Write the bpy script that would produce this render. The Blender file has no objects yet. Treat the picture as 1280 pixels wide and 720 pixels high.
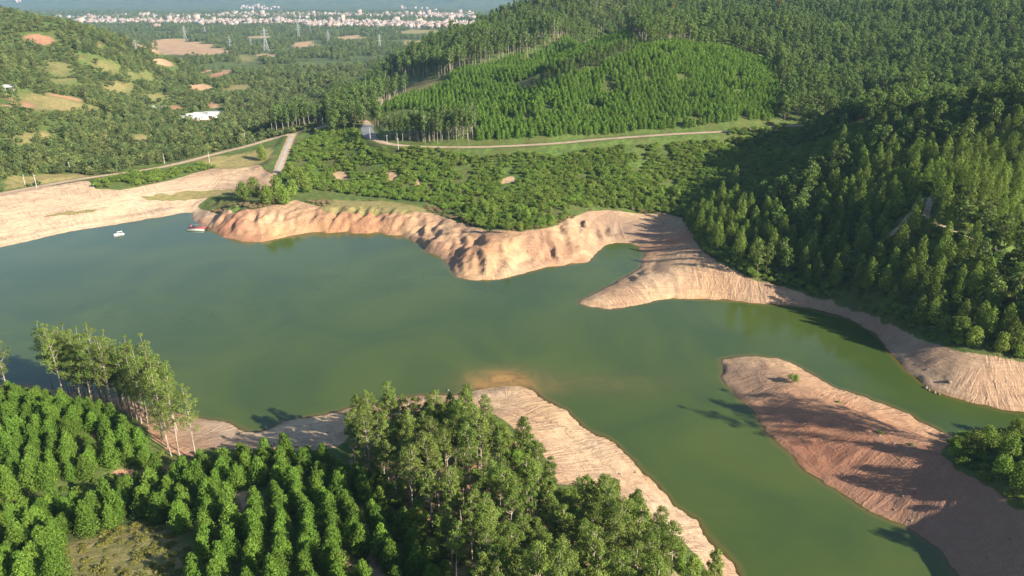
import bpy, math, random
import numpy as np
from mathutils import Vector

# ------------------------------------------------------------------ camera, sky, sun, exposure
random.seed(7)
rng = np.random.default_rng(7)
scene = bpy.context.scene
col = scene.collection
R = math.radians

PITCH, FPX, CAMZ = 22.0, 914.0, 100.0
cam_d = bpy.data.cameras.new("camera")
cam_d.sensor_width = 36.0
cam_d.lens = FPX / 1280.0 * 36.0
cam_d.clip_start, cam_d.clip_end = 1.0, 40000.0
cam = bpy.data.objects.new("camera", cam_d)
cam.location = (0, 0, CAMZ)
cam.rotation_euler = (R(90 - PITCH), 0, 0)
col.objects.link(cam)
scene.camera = cam

SUN_EL, SUN_X, SUN_Y = 26.0, 0.85, -0.53
HAZE = 0.000085
world = bpy.data.worlds.new("World")
scene.world = world
world.use_nodes = True
wn = world.node_tree
sky = wn.nodes.new("ShaderNodeTexSky")
sky.sky_type = 'NISHITA'
sky.sun_disc = False
sky.sun_elevation = R(SUN_EL)
sky.sun_rotation = math.atan2(SUN_X, SUN_Y)
sky.dust_density = 0.6
sky.ozone_density = 1.6
bg = wn.nodes["Background"]
bg.inputs[1].default_value = 0.062
wn.links.new(sky.outputs[0], bg.inputs[0])

sun_d = bpy.data.lights.new("sun", 'SUN')
sun_d.energy = 5.0
sun_d.angle = R(0.55)
sun_d.color = (1.0, 0.89, 0.72)
sun = bpy.data.objects.new("sun", sun_d)
ce = math.cos(R(SUN_EL)) / math.hypot(SUN_X, SUN_Y)
sun.rotation_euler = Vector((SUN_X * ce, SUN_Y * ce, math.sin(R(SUN_EL)))).to_track_quat('Z', 'Y').to_euler()
sun.location = (200, -80, 250)
col.objects.link(sun)

vs = scene.view_settings
vs.view_transform = 'Standard'
vs.look = 'None'
vs.gamma = 1.0
vs.use_curve_mapping = False
vs.exposure = 1.45
cy = scene.cycles
cy.use_denoising = True
try:
    cy.denoiser = 'OPENIMAGEDENOISE'
except Exception:
    pass
cy.max_bounces = 8
cy.diffuse_bounces = 3
cy.glossy_bounces = 2
cy.transmission_bounces = 4
cy.transparent_max_bounces = 8
cy.volume_bounces = 0
cy.caustics_reflective = False
cy.caustics_refractive = False

SP, CP = math.sin(R(PITCH)), math.cos(R(PITCH))


# ------------------------------------------------------------------ surveying helpers (sight lines of the 1280 x 720 photograph)
def ray(px, py):
    return (px - 640.0), FPX * CP + (360.0 - py) * SP, -FPX * SP + (360.0 - py) * CP


def atz(px, py, z):
    dx, dy, dz = ray(px, py)
    t = (z - CAMZ) / dz
    return (dx * t, dy * t, z)


def pix(x, y, z):
    """world -> photograph pixel (numpy)"""
    d = y * CP - (z - CAMZ) * SP
    u = y * SP + (z - CAMZ) * CP
    return 640 + FPX * x / d, 360 - FPX * u / d, d


# ------------------------------------------------------------------ noise
def _hash(ix, iy, s):
    n = (ix.astype(np.int64) * 374761393 + iy.astype(np.int64) * 668265263 + s * 974634777) & 0x7fffffff
    n = ((n ^ (n >> 13)) * 1274126177) & 0x7fffffff
    return ((n ^ (n >> 16)) & 0xffff) / 65535.0


def vnoise(x, y, s=0):
    x = np.asarray(x, float); y = np.asarray(y, float)
    ix, iy = np.floor(x), np.floor(y)
    fx, fy = x - ix, y - iy
    fx = fx * fx * fx * (fx * (fx * 6 - 15) + 10)
    fy = fy * fy * fy * (fy * (fy * 6 - 15) + 10)
    a = _hash(ix, iy, s); b = _hash(ix + 1, iy, s); c = _hash(ix, iy + 1, s); d = _hash(ix + 1, iy + 1, s)
    return (a * (1 - fx) + b * fx) * (1 - fy) + (c * (1 - fx) + d * fx) * fy


def fbm(x, y, s=0, o=4):
    r, a, t = 0, 0.5, 0
    for k in range(o):
        r = r + a * vnoise(x * 2 ** k + 17.3 * k, y * 2 ** k - 9.1 * k, s + k)
        t += a
        a *= 0.5
    return r / t


def sstep(a, b, x):
    t = np.clip((x - a) / (b - a), 0, 1)
    return t * t * (3 - 2 * t)


def inside(poly, X, Y):
    poly = np.asarray(poly, float)
    r = np.zeros(np.shape(X), bool)
    bx0, by0 = poly.min(0); bx1, by1 = poly.max(0)
    sel = (X >= bx0) & (X <= bx1) & (Y >= by0) & (Y <= by1)
    x, y = X[sel], Y[sel]
    q = np.zeros(x.shape, bool)
    n = len(poly)
    for i in range(n):
        x1, y1 = poly[i]; x2, y2 = poly[(i + 1) % n]
        if y1 == y2:
            continue
        c = ((y1 > y) != (y2 > y)) & (x < (x2 - x1) * (y - y1) / (y2 - y1) + x1)
        q ^= c
    r[sel] = q
    return r


def segdist(pts, X, Y, closed=False):
    """distance to a polyline, and the parameter (index) of the closest point"""
    pts = np.asarray(pts, float)
    best = np.full(X.shape, 1e18); par = np.zeros(X.shape)
    n = len(pts)
    for i in range(n if closed else n - 1):
        ax, ay = pts[i][:2]; bx, by = pts[(i + 1) % n][:2]
        dx, dy = bx - ax, by - ay
        L = dx * dx + dy * dy + 1e-9
        t = np.clip(((X - ax) * dx + (Y - ay) * dy) / L, 0, 1)
        d = (X - ax - t * dx) ** 2 + (Y - ay - t * dy) ** 2
        m = d < best
        best = np.where(m, d, best); par = np.where(m, i + t, par)
    return np.sqrt(best), par


# ------------------------------------------------------------------ the lake's outline at the waterline
NORTH = [(0, 309), (40, 300), (90, 289), (140, 281), (190, 273), (228, 266), (240, 266), (244, 276), (258, 285), (272, 292), (287, 298),
         (305, 302), (325, 303), (345, 299), (365, 294), (383, 291), (402, 289), (410, 291), (425, 290.5), (436, 288), (442, 291), (460, 291.5), (472, 290),
         (482, 293), (500, 294), (512, 298), (522, 304), (533, 313), (548, 319), (556, 324), (562, 335), (572, 346), (590, 350), (615, 350),
         (640, 346), (655, 341), (680, 334), (705, 331), (730, 328), (742, 322), (746, 313), (756, 307), (770, 304), (786, 304),
         (798, 308), (804, 318), (803, 328), (795, 338), (780, 348), (760, 358), (740, 368), (724, 376), (722, 380), (735, 384),
         (760, 386), (790, 382), (815, 376), (840, 372.5), (870, 373), (900, 374), (940, 378), (985, 381), (1020, 386), (1050, 393),
         (1075, 404), (1095, 418), (1110, 432), (1122, 447), (1135, 463), (1150, 478), (1162, 487), (1182, 494), (1202, 500), (1222, 506), (1260, 512), (1330, 520),
         (1380, 532), (1330, 545), (1240, 549), (1195, 547), (1170, 537), (1150, 528), (1135, 518), (1110, 507), (1085, 498), (1060, 490), (1036, 482), (1020, 472),
         (1006, 461), (990, 452), (970, 447), (945, 446), (920, 446), (905, 450), (901, 459), (904, 469), (909, 480), (917, 492), (928, 503), (940, 513),
         (950, 525), (961, 540), (975, 556), (991, 572), (1010, 589), (1035, 605), (1060, 620), (1090, 637), (1115, 652),
         (1145, 667), (1170, 679), (1183, 691), (1191, 706), (1200, 725), (1212, 760), (1230, 830)]
SOUTH = [(975, 830), (945, 760), (922, 720), (909, 700), (890, 678), (865, 651), (840, 627), (820, 606), (803, 590), (792, 577), (778, 566), (765, 556), (752, 547), (735, 536),
         (722, 526), (705, 513), (685, 504), (668, 492), (650, 484), (630, 483), (612, 487), (598, 489), (575, 494), (540, 494), (500, 497), (450, 507),
         (420, 517), (400, 520), (380, 523), (355, 529), (337, 536), (322, 543), (312, 540), (295, 533), (270, 526), (250, 523), (215, 516), (185, 510), (160, 502), (120, 492), (60, 486), (0, 478), (-100, 470)]
shore = [(-700, 300), (-330, 250)] + [atz(x, y, 0)[:2] for x, y in NORTH] + [atz(x, y, 0)[:2] for x, y in SOUTH] + [(-330, 190), (-700, 215)]


def densify(p, step):
    out = []
    for i in range(len(p)):
        a, b = np.array(p[i]), np.array(p[(i + 1) % len(p)])
        n = max(1, int(np.linalg.norm(b - a) / step))
        for k in range(n):
            out.append(a + (b - a) * k / n)
    return np.array(out)


shore_d = densify(shore, 12.0)

# ------------------------------------------------------------------ ground heights: surveyed points (pixel x, pixel y, height above the water)
ROAD_MAIN = [(457, 163, 20.5), (463, 172, 20.5), (480, 179, 20.8), (500, 182, 21), (540, 184, 21.5), (600, 184, 22), (650, 182, 23), (700, 179, 24), (740, 175, 25), (800, 170.5, 26.5),
             (850, 167, 27.5), (900, 165, 28.5), (940, 162, 29.5), (972, 158, 30.5), (1000, 157, 31)]
ROAD_TURN = [(463, 172, 20.5), (458, 162, 20.7), (461, 154, 20.5), (452, 149, 20), (430, 153, 18.5), (405, 158, 17), (385, 163, 15.5), (366, 168, 14.5), (345, 172, 13), (322, 179, 11.5), (300, 185, 10.5), (270, 192, 9.8), (240, 200, 9.2), (212, 207, 9), (185, 212, 9), (150, 217, 9),
             (110, 222, 9), (60, 231, 9), (0, 242, 9), (-60, 253, 9)]
PATH = [(366, 168, 14.5), (362, 176, 13.8), (358, 186, 12.5), (353, 198, 11), (349, 208, 10), (347, 217, 9.2)]
HILLROAD = [(1098, 305), (1128, 282), (1140, 266), (1146, 255), (1156, 247), (1166, 246), (1160, 258), (1156, 268), (1164, 276), (1182, 284), (1204, 295), (1226, 304), (1250, 314)]
CTRL = [
    # far shore, left: beach, dam road, valley
    (100, 265, 4), (200, 245, 4.2), (30, 270, 5), (150, 235, 7.5), (260, 225, 6.5), (290, 230, 5), (265, 250, 3.6),
    (220, 190, 4), (270, 175, -1), (200, 170, 1), (250, 150, -6), (290, 150, -5), (200, 140, 1), (320, 150, -3), (330, 160, 2),
    (150, 205, 9), (60, 215, 10), (0, 225, 11),
    # far left hill
    (0, 200, 17), (0, 160, 25), (0, 120, 32), (0, 90, 42), (0, 60, 52), (0, 35, 66), (0, 15, 80), (-150, 120, 45), (-150, 30, 80),
    (100, 190, 10), (100, 150, 20), (100, 125, 24), (100, 90, 34), (60, 30, 70), (130, 45, 55), (200, 65, 36), (230, 85, 20), (150, 70, 42),
    (200, 110, 10), (170, 90, 26), (150, 130, 16),
    # knoll and plain behind it
    (380, 100, 11), (340, 112, 4), (430, 112, 8), (330, 140, -4), (300, 120, -14), (300, 100, -25), (260, 110, -12), (250, 72, -20), (400, 80, -40), (450, 95, -30), (350, 85, -30),
    (500, 60, -50), (420, 60, -48), (330, 60, -42), (240, 50, -26),
    # left peninsula with ochre cliffs
    (340, 255, 6.5), (325, 272, 6), (300, 270, 6.2), (300, 285, 3.5), (280, 270, 5.5), (262, 268, 3.0), (360, 270, 5), (385, 275, 4), (420, 276, 4.4), (455, 276, 4.4), (490, 278, 3.8),
    (360, 200, 9.5), (340, 225, 8), (390, 200, 10), (430, 215, 9), (430, 250, 5), (400, 240, 6.5), (480, 250, 5.2), (530, 225, 10), (560, 262, 5), (430, 180, 14),
    # middle mound
    (520, 290, 3.6), (540, 299, 4.4), (552, 308, 2.6), (575, 300, 4.2), (590, 297, 5.2), (600, 303, 6.6), (590, 318, 5), (580, 312, 2.6), (560, 292, 4.2), (615, 296, 7.8), (640, 300, 7.2), (690, 298, 6.5), (720, 290, 6), (735, 283, 5.2), (730, 305, 3.4), (600, 275, 6.5), (600, 335, 3),
    (700, 250, 10), (640, 250, 9.5), (730, 200, 18), (640, 215, 14), (780, 230, 11),
    # mud flat, cove
    (760, 285, 2.2), (790, 290, 1.4), (820, 275, 2.0), (850, 255, 4.5), (830, 310, 2.6), (825, 340, 4.2), (800, 355, 3.2), (770, 370, 1.8), (860, 350, 4.6), (870, 335, 5.6), (900, 345, 5.2), (870, 300, 5.6), (880, 210, 16), (930, 190, 19.5),
    # right hillside
    (950, 355, 4.6), (1000, 366, 3.6), (1050, 380, 3.6), (1000, 340, 5.2), (1100, 402, 4), (1150, 432, 4.2), (1200, 455, 4.8), (1200, 475, 3), (1280, 470, 3.4), (1290, 440, 7),
    (1280, 380, 14), (1280, 320, 22), (1280, 260, 31), (1280, 200, 42), (1100, 380, 7), (1100, 330, 15), (1100, 280, 23), (1100, 230, 29.5), (1100, 190, 36.5), (1100, 150, 45), (1150, 132, 48),
    (1000, 300, 12), (1000, 250, 18.5), (1000, 210, 24), (1000, 183, 25), (1050, 160, 31), (1200, 172, 38), (1200, 240, 39), (1400, 180, 41), (1400, 300, 22), (1400, 420, 11), (1440, 120, 50), (930, 240, 11.5), (900, 280, 9),
    (1020, 133, 38), (990, 170, 29.5), (1060, 150, 30), (1250, 158, 38), (1230, 130, 42),
    # upper hill and plantation knoll
    (540, 165, 24), (560, 120, 32), (880, 58, 64), (850, 110, 46), (750, 120, 41), (760, 86, 56), (800, 72, 62), (850, 60, 66), (700, 106, 47), (650, 122, 37), (745, 80, 41), (790, 66, 48), (700, 95, 36), (650, 107, 32), (720, 97, 51), (835, 63, 65), (960, 108, 46), (930, 75, 58),
    (700, 72, 52), (640, 88, 44), (600, 80, 46), (760, 46, 67), (700, 44, 66), (820, 40, 70), (480, 125, 16), (500, 95, 31), (560, 65, 48), (620, 35, 66), (680, 12, 84), (760, 0, 93),
    (900, 22, 78), (900, 46, 60), (1100, 60, 60), (1100, 117, 40), (1250, 60, 63), (1100, 22, 79), (1280, 30, 78), (1280, 112, 48), (1000, 60, 56), (1000, 100, 42), (1400, 60, 80), (985, 30, 76), (450, 125, 8), (420, 140, 14),
    # right peninsula
    (920, 455, 1.7), (960, 463, 3.4), (1000, 486, 4.2), (1050, 512, 4.6), (1120, 547, 5.4), (1180, 577, 6.6), (1250, 615, 9), (1290, 580, 12), (1280, 680, 8), (1330, 620, 12.5), (1250, 570, 9), (1450, 640, 17), (1280, 740, 6), (1210, 670, 3.4), (1250, 700, 4),
    # near land
    (80, 530, 12), (20, 525, 12), (140, 550, 10), (-80, 540, 14), (240, 575, 5), (200, 550, 5.5), (110, 503, 4), (30, 505, 6), (190, 592, 7), (0, 625, 10), (100, 610, 8.5), (100, 680, 12.5), (300, 620, 10.5), (400, 620, 10.5), (400, 700, 16), (0, 720, 16), (200, 720, 16.5),
    (330, 562, 6), (420, 560, 5), (300, 550, 2.8), (380, 540, 3), (450, 580, 5.5), (520, 600, 7), (600, 640, 8.5), (700, 700, 9), (640, 560, 5.5), (760, 640, 5.5), (860, 700, 4.6), (550, 530, 4), (480, 720, 15), (-100, 700, 18), (600, 520, 3.4), (660, 530, 3.2), (700, 580, 4), (600, 760, 15), (760, 760, 9), (760, 600, 2.4), (820, 640, 2.6), (870, 690, 2.6),
]
RAWC = [(-500, 240, -0, 24), (-800, 400, 60), (-1200, 800, 120), (-1500, 400, 100), (-420, 130, 20), (-250, 90, 24), (-250, 20, 30), (0, 40, 22), (0, -100, 30), (150, 40, 14), (150, 120, 15), (124, 116, 20.5), (300, 120, 24), (300, 20, 34), (500, 200, 52), (500, 400, 74), (600, 700, 110),
        (900, 400, 130), (150, 1000, 90), (500, 1000, 110), (0, 1050, 30), (-150, 1000, -10), (1500, 800, 140), (1500, 1800, 60), (300, 1700, 0), (-600, 1500, -35), (-1000, 1600, 10), (-1500, 1500, 70), (-2200, 1200, 130),
        (-200, 2200, -50), (-900, 2500, -50), (-2000, 2600, -40), (600, 2600, -50), (-600, 3500, -60), (-2500, 3600, -58), (1500, 3500, -60), (-4500, 3500, -20), (4500, 3500, -20), (0, 5600, -62), (-3000, 5600, -60), (3000, 5600, -60), (0, 9000, -60), (-6000, 9000, -60), (6000, 9000, -60), (-6000, 1000, 80), (6000, 1000, 80), (0, -500, 40), (-1500, -500, 60), (1500, -500, 60)]
P3 = [atz(*c) for c in CTRL + ROAD_MAIN + ROAD_TURN + PATH] + [(c[0], c[1], c[-1]) for c in RAWC]
P3 += [(x, y, 0.0) for x, y in shore_d]
P3 = np.array(P3)
keep = []
for i in range(len(P3)):                                   # drop near-duplicates
    if all((P3[i, 0] - P3[j, 0]) ** 2 + (P3[i, 1] - P3[j, 1]) ** 2 > 9.0 for j in keep):
        keep.append(i)
P3 = P3[keep]
C2 = 9.0 ** 2
D = np.sqrt((P3[:, None, 0] - P3[None, :, 0]) ** 2 + (P3[:, None, 1] - P3[None, :, 1]) ** 2 + C2)
A = np.block([[-D + np.eye(len(P3)) * 1.5, np.ones((len(P3), 1))], [np.ones((1, len(P3))), np.zeros((1, 1))]])
W = np.linalg.solve(A, np.append(P3[:, 2], 0))


def rbf(X, Y):
    f = np.full(X.shape, W[-1])
    for i in range(len(P3)):
        f -= W[i] * np.sqrt((X - P3[i, 0]) ** 2 + (Y - P3[i, 1]) ** 2 + C2)
    return f


def axis(lo, hi, step, rlo, rhi, lo_end, hi_end):
    mid = list(np.arange(lo, hi + 1e-6, step))
    s, v = step, mid[-1]
    up = []
    while v < hi_end:
        s *= rhi; v += s; up.append(v)
    s, v = step, mid[0]
    dn = []
    while v > lo_end:
        s *= rlo; v -= s; dn.append(v)
    return np.array(dn[::-1] + mid + up)


GX = axis(-235, 215, 0.9, 1.035, 1.035, -5200, 5200)
GY = axis(84, 400, 0.9, 1.06, 1.018, -150, 9500)
MX, MY = np.meshgrid(GX, GY)
SH = rbf(MX, MY)
near = (MX > -760) & (MX < 420) & (MY > -200) & (MY < 700)
sd = np.full(MX.shape, 400.0)
d_, par_ = segdist(shore, MX[near], MY[near], closed=True)
shore_a = np.array(shore + [shore[0]])
arc = np.concatenate([[0], np.cumsum(np.linalg.norm(np.diff(shore_a, axis=0), axis=1))])
along = np.zeros(MX.shape)
along[near] = np.interp(par_, np.arange(len(arc)), arc)
inw = inside(shore, MX, MY)
sd[near] = d_
sd = np.where(inw, -sd, sd)
rag = (1 - sstep(3, 8, np.abs(sd))) * ((fbm(MX / 6, MY / 6, 13, 3) - .5) * 2.6 + (fbm(MX / 1.9, MY / 1.9, 14, 2) - .5) * .9)
sd = sd + rag
# wobble of the bank, gullies in the cliffs, rolling relief
far_s = sstep(8, 60, sd)
relief = (fbm(MX / 26, MY / 26, 3, 4) - 0.5) * 3.2 * far_s + (fbm(MX / 90, MY / 90, 9, 3) - 0.5) * 9 * sstep(40, 200, sd) * sstep(430, 700, MY)
relief += (fbm(MX / 300, MY / 300, 21, 4) - 0.5) * 30 * sstep(900, 1500, MY) * (1 - 0.75 * sstep(3200, 3800, MY))
land = SH + relief
bank = np.clip(sd, 0, 40)
gul = np.abs(fbm(MX / 7.0, MY / 22.0, 31, 3) - 0.5) * 2
gw = sstep(0.8, 5, sd) * (1 - sstep(14, 24, sd))
rl = np.abs(fbm(along / 2.3, sd / 30, 47, 3) - 0.5) * 2
land -= (1 - sstep(9, 20, sd)) * sstep(.5, 3, sd) * (1 - sstep(.0, .5, rl)) * .28
cliff = gw * sstep(240, 262, MY) * (1 - sstep(40, 60, MX)) * sstep(-155, -135, MX)
land += cliff * ((0.22 - gul) * 3.8 + (fbm(MX / 3.2, MY / 3.2, 41, 4) - 0.5) * 1.6 - np.abs(fbm(MX / 2.6, MY / 7.0, 43, 3) - 0.5) * 1.0 + .2)
land += gw * (1 - cliff) * (fbm(MX / 7, MY / 7, 51, 4) - 0.5) * 0.8
land = np.maximum(land, np.minimum(bank * 0.24, 1.1) + 0.02 * bank)
x0, y0, _ = atz(632, 476, 0)
spit = np.exp(-(((MX - x0) / 9) ** 2 + ((MY - y0) / 9) ** 2))
bed = -np.minimum(-sd * (0.42 - 0.395 * np.clip(spit * 1.3, 0, 1)), 6.0)
Z = np.where(sd >= 0, np.minimum(land, np.maximum(sd * 1.1, 0.0) + 0.02) * (sd < 30) + land * (sd >= 30), bed)
# distant ranges
mt = sstep(5700, 8200, MY)
Z += mt * (150 + 170 * (fbm(MX / 1500, MY / 1200, 61, 5) - 0.35))


def H(x, y):
    x = np.asarray(x, float); y = np.asarray(y, float)
    i = np.clip(np.searchsorted(GX, x) - 1, 0, len(GX) - 2)
    j = np.clip(np.searchsorted(GY, y) - 1, 0, len(GY) - 2)
    fx = np.clip((x - GX[i]) / (GX[i + 1] - GX[i]), 0, 1); fy = np.clip((y - GY[j]) / (GY[j + 1] - GY[j]), 0, 1)
    return (Z[j, i] * (1 - fx) + Z[j, i + 1] * fx) * (1 - fy) + (Z[j + 1, i] * (1 - fx) + Z[j + 1, i + 1] * fx) * fy


def G(field, x, y):
    i = np.clip(np.searchsorted(GX, x) - 1, 0, len(GX) - 2)
    j = np.clip(np.searchsorted(GY, y) - 1, 0, len(GY) - 2)
    return field[j, i]


def hit(px, py):
    """where a sight line meets the ground (or the water)"""
    dx, dy, dz = ray(px, py)
    t = 0.09 * 1.004 ** np.arange(1200)
    zz = CAMZ + dz * t - np.maximum(H(dx * t, dy * t), 0 * t - (dy * t > 470) * 200)
    k = int(np.argmax(zz < 0)) if (zz < 0).any() else 1199
    a, b = t[max(k - 1, 0)], t[k]
    for _ in range(18):
        m = (a + b) / 2
        g = float(H(dx * m, dy * m))
        if dy * m <= 470:
            g = max(g, 0)
        if CAMZ + dz * m < g:
            b = m
        else:
            a = m
    return np.array((dx * b, dy * b, CAMZ + dz * b))


def hits(pts):
    return [tuple(hit(*p)[:2]) for p in pts]
def smooth_line(pts, step=3.0):
    p = np.array([atz(*q) if len(q) == 3 else hit(*q) for q in pts])
    for _ in range(3):
        q = [p[0]]
        for i in range(len(p) - 1):
            q += [p[i] * .75 + p[i + 1] * .25, p[i] * .25 + p[i + 1] * .75]
        q.append(p[-1]); p = np.array(q)
    L = np.concatenate([[0], np.cumsum(np.linalg.norm(np.diff(p[:, :2], axis=0), axis=1))])
    s = np.linspace(0, L[-1], max(3, int(L[-1] / step)))
    return np.stack([np.interp(s, L, p[:, k]) for k in range(3)], 1)


roads = {'main': smooth_line(ROAD_MAIN), 'turn': smooth_line(ROAD_TURN), 'path': smooth_line(PATH), 'hill': smooth_line(HILLROAD)}
road_d = np.full(MX.shape, 999.0)
for k, ln in roads.items():
    for pas in range(1):
        lo, hi = ln.min(0) - 15, ln.max(0) + 15
        wd_ = .45 if k == 'hill' else 1.0
        sel = (MX > lo[0]) & (MX < hi[0]) & (MY > lo[1]) & (MY < hi[1])
        d, par = segdist(ln, MX[sel], MY[sel])
        zr = np.interp(par, np.arange(len(ln)), ln[:, 2])
        w = 1 - sstep(3.2 * wd_, 9.0 * wd_, d)
        Z[sel] = Z[sel] * (1 - w) + zr * w
        road_d[sel] = np.minimum(road_d[sel], d + (1.4 if k == 'hill' else 0))


#@@PART2
# ------------------------------------------------------------------ zones (outlines surveyed on the ground)
VEG_N = hits([(0, 243), (60, 233), (110, 226), (120, 236), (150, 238), (210, 226), (260, 212), (318, 201), (330, 212), (345, 222), (340, 236), (300, 238), (268, 243), (246, 258), (262, 264),
              (300, 265), (330, 259), (370, 250), (400, 258), (480, 262), (540, 266), (560, 273), (590, 283), (612, 288), (650, 290), (690, 284), (715, 272), (735, 264), (760, 262), (790, 266), (830, 266),
              (852, 272), (862, 290), (875, 312), (900, 330), (940, 349), (985, 360), (1040, 376), (1085, 390), (1120, 408), (1160, 428), (1200, 440), (1250, 448), (1290, 452)]) + \
        [(190, 175), (400, 120), (3000, 100), (9000, 9600), (-9000, 9600), (-3000, 300), (-700, 310), (-330, 330)]
VEG_S = hits([(0, 492), (60, 498), (110, 502), (150, 510), (190, 530), (230, 555), (262, 561), (310, 561), (360, 566), (420, 560), (438, 545), (480, 526), (540, 512), (590, 508), (622, 520), (660, 548),
              (688, 580), (696, 606), (740, 606), (770, 626), (800, 640), (840, 665), (870, 694), (893, 722)]) + [(38, 88), (60, 30), (60, -160), (-900, -160), (-900, 150), (-330, 160)]
VEG_P = hits([(1176, 566), (1190, 552), (1220, 534), (1275, 528)]) + [(180, 160), (300, 150), (300, -100), (140, 60), (125, 95), (118, 118)] + hits([(1275, 640), (1230, 604), (1195, 588)])
DIRT = [  # bare or dry patches inside the green: pixel outline, 1 = dry grass, 0 = bare earth
    ([(88, 712), (70, 690), (120, 668), (150, 655), (185, 652), (215, 668), (240, 690), (246, 730), (240, 775), (110, 775)], .7),
    ([(284, 640), (286, 618), (310, 612), (334, 622), (330, 640)], 0), ([(128, 598), (150, 584), (190, 588), (215, 578), (240, 580), (232, 596), (180, 600)], .2),
    ([(150, 505), (190, 510), (235, 540), (260, 560), (240, 575), (205, 560), (180, 530)], 0),
    ([(118, 540), (138, 534), (140, 546), (124, 550)], 0), ([(440, 640), (452, 628), (470, 690), (500, 730), (470, 726)], 0), ([(404, 650), (416, 646), (440, 716), (420, 716)], .3),
    ([(500, 664), (520, 660), (524, 680), (508, 684)], 0), ([(560, 600), (640, 620), (660, 640), (600, 630)], 0),
    ([(165, 54), (185, 49), (220, 48), (262, 56), (284, 66), (268, 70), (226, 68), (200, 64), (190, 62)], 0),
    ([(24, 44), (34, 37), (50, 42), (64, 54), (50, 60), (30, 56)], 0), ([(88, 66), (100, 60), (104, 76), (94, 78)], 0), ([(196, 76), (206, 73), (222, 84), (204, 86)], 0),
    ([(-20, 122), (18, 109), (46, 110), (40, 120), (18, 130), (-20, 140)], 0), ([(50, 115), (80, 119), (108, 131), (96, 136), (60, 126)], 0), ([(110, 52), (128, 50), (138, 58), (120, 62)], .2), ([(254, 92), (272, 86), (292, 90), (278, 98), (258, 98)], 0),
    ([(234, 107), (250, 104), (264, 108), (256, 112), (240, 111)], 0), ([(200, 132), (226, 130), (228, 136), (206, 138)], 0), ([(252, 132), (268, 126), (276, 134), (256, 140)], 0), ([(300, 128), (310, 126), (312, 136), (302, 136)], 0),
    ([(328, 67), (344, 65), (348, 71), (334, 73)], 0), ([(222, 150), (240, 145), (272, 140), (276, 150), (250, 156)], 0), ([(200, 106), (210, 105), (210, 109), (202, 109)], 0),
    ([(416, 216), (424, 210), (436, 210), (438, 220), (432, 226), (418, 226)], 0), ([(482, 214), (490, 212), (497, 216), (497, 228), (484, 229)], 0), ([(518, 224), (524, 224), (525, 236), (519, 236)], 0), ([(624, 224), (640, 220), (642, 228), (626, 230)], 0),
    ([(640, 104), (680, 88), (700, 92), (680, 104), (650, 110)], .6), ([(480, 105), (560, 92), (566, 104), (490, 122)], .8),
    ([(400, 262), (420, 250), (480, 252), (540, 262), (520, 268), (440, 266)], .9), ([(170, 246), (240, 238), (290, 235), (300, 241), (240, 248), (190, 253)], .9), ([(60, 268), (140, 258), (140, 261), (66, 271)], .9),
    ([(0, 238), (10, 222), (60, 218), (100, 217), (118, 220), (60, 228)], 1), ([(20, 122), (60, 120), (110, 134), (130, 140), (70, 138), (30, 134)], 1), ([(240, 205), (300, 188), (340, 180), (336, 196), (260, 212)], .9),
    ([(60, 98), (84, 94), (96, 102), (70, 106)], 1), ([(150, 92), (176, 88), (186, 96), (160, 100)], .9), ([(290, 70), (318, 66), (330, 76), (300, 80)], .8), ([(352, 56), (390, 50), (404, 56), (364, 62)], .3), ([(300, 46), (330, 43), (340, 47), (310, 50)], .4), ([(420, 46), (450, 43), (456, 48), (428, 50)], .3), ([(130, 104), (150, 100), (160, 112), (138, 116)], 1), ([(180, 118), (196, 114), (206, 122), (186, 126)], .8), ([(270, 108), (300, 104), (310, 112), (280, 116)], .9), ([(150, 168), (180, 160), (190, 172), (160, 180)], 1), ([(20, 170), (60, 164), (70, 174), (30, 180)], .9),
    ([(50, 74), (70, 70), (84, 88), (60, 92)], 1), ([(120, 80), (140, 78), (144, 90), (124, 90)], 1), ([(540, 48), (600, 44), (600, 48), (500, 52)], 1), ([(480, 40), (520, 36), (570, 39), (520, 43)], 1),
]
DIRT_W = [(hits(p), k) for p, k in DIRT]

veg = np.zeros(MX.shape)
for zpoly in (VEG_N, VEG_S, VEG_P):
    veg[inside(zpoly, MX, MY)] = 1
veg[sd < 0.5] = 0
veg[inside(hits([(430, 580), (436, 556), (470, 536), (560, 518), (630, 532), (660, 560), (690, 600), (700, 620), (745, 620), (840, 680), (892, 740), (900, 800), (600, 800), (560, 720), (480, 620)]), MX, MY)] = .5


def blur(a, n=1):
    for _ in range(n):
        b = a.copy()
        b[1:-1, 1:-1] = (a[1:-1, 1:-1] * 4 + a[:-2, 1:-1] + a[2:, 1:-1] + a[1:-1, :-2] + a[1:-1, 2:]) / 8
        a = b
    return a


dry = np.zeros(MX.shape); dirt = np.zeros(MX.shape)
wpx = fbm(MX / 30, MY / 30, 15, 4) - .5; wpy = fbm(MX / 30, MY / 30, 16, 4) - .5
wqx = fbm(MX / 5, MY / 5, 17, 3) - .5; wqy = fbm(MX / 5, MY / 5, 18, 3) - .5
for p, k in DIRT_W:
    ext = float(np.ptp(np.asarray(p), axis=0).max())
    wa, wb = (min(ext, 160) * .55, 0) if np.mean(np.asarray(p)[:, 1]) > 380 else (0, min(ext, 12) * .5)
    m = inside(p, MX + wpx * wa + wqx * wb, MY + wpy * wa * 1.3 + wqy * wb)
    veg[m] = 1 - (1 - k) if k > 0 else 0
    dry[m] = k; dirt[m] = 1
dirt[veg < .5] = 1
road_m = road_d < 2.4
veg[road_m] = 0
no_tree = (dirt > 0.5) | (road_d < 3.2)
for (p, k) in DIRT:                                        # keep the ground just before a far patch open as well
    if max(q[1] for q in p) < 160:
        no_tree |= inside(hits([(a_, b_ + (4 if b_ < 80 else 3)) for a_, b_ in p]), MX, MY)
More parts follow.
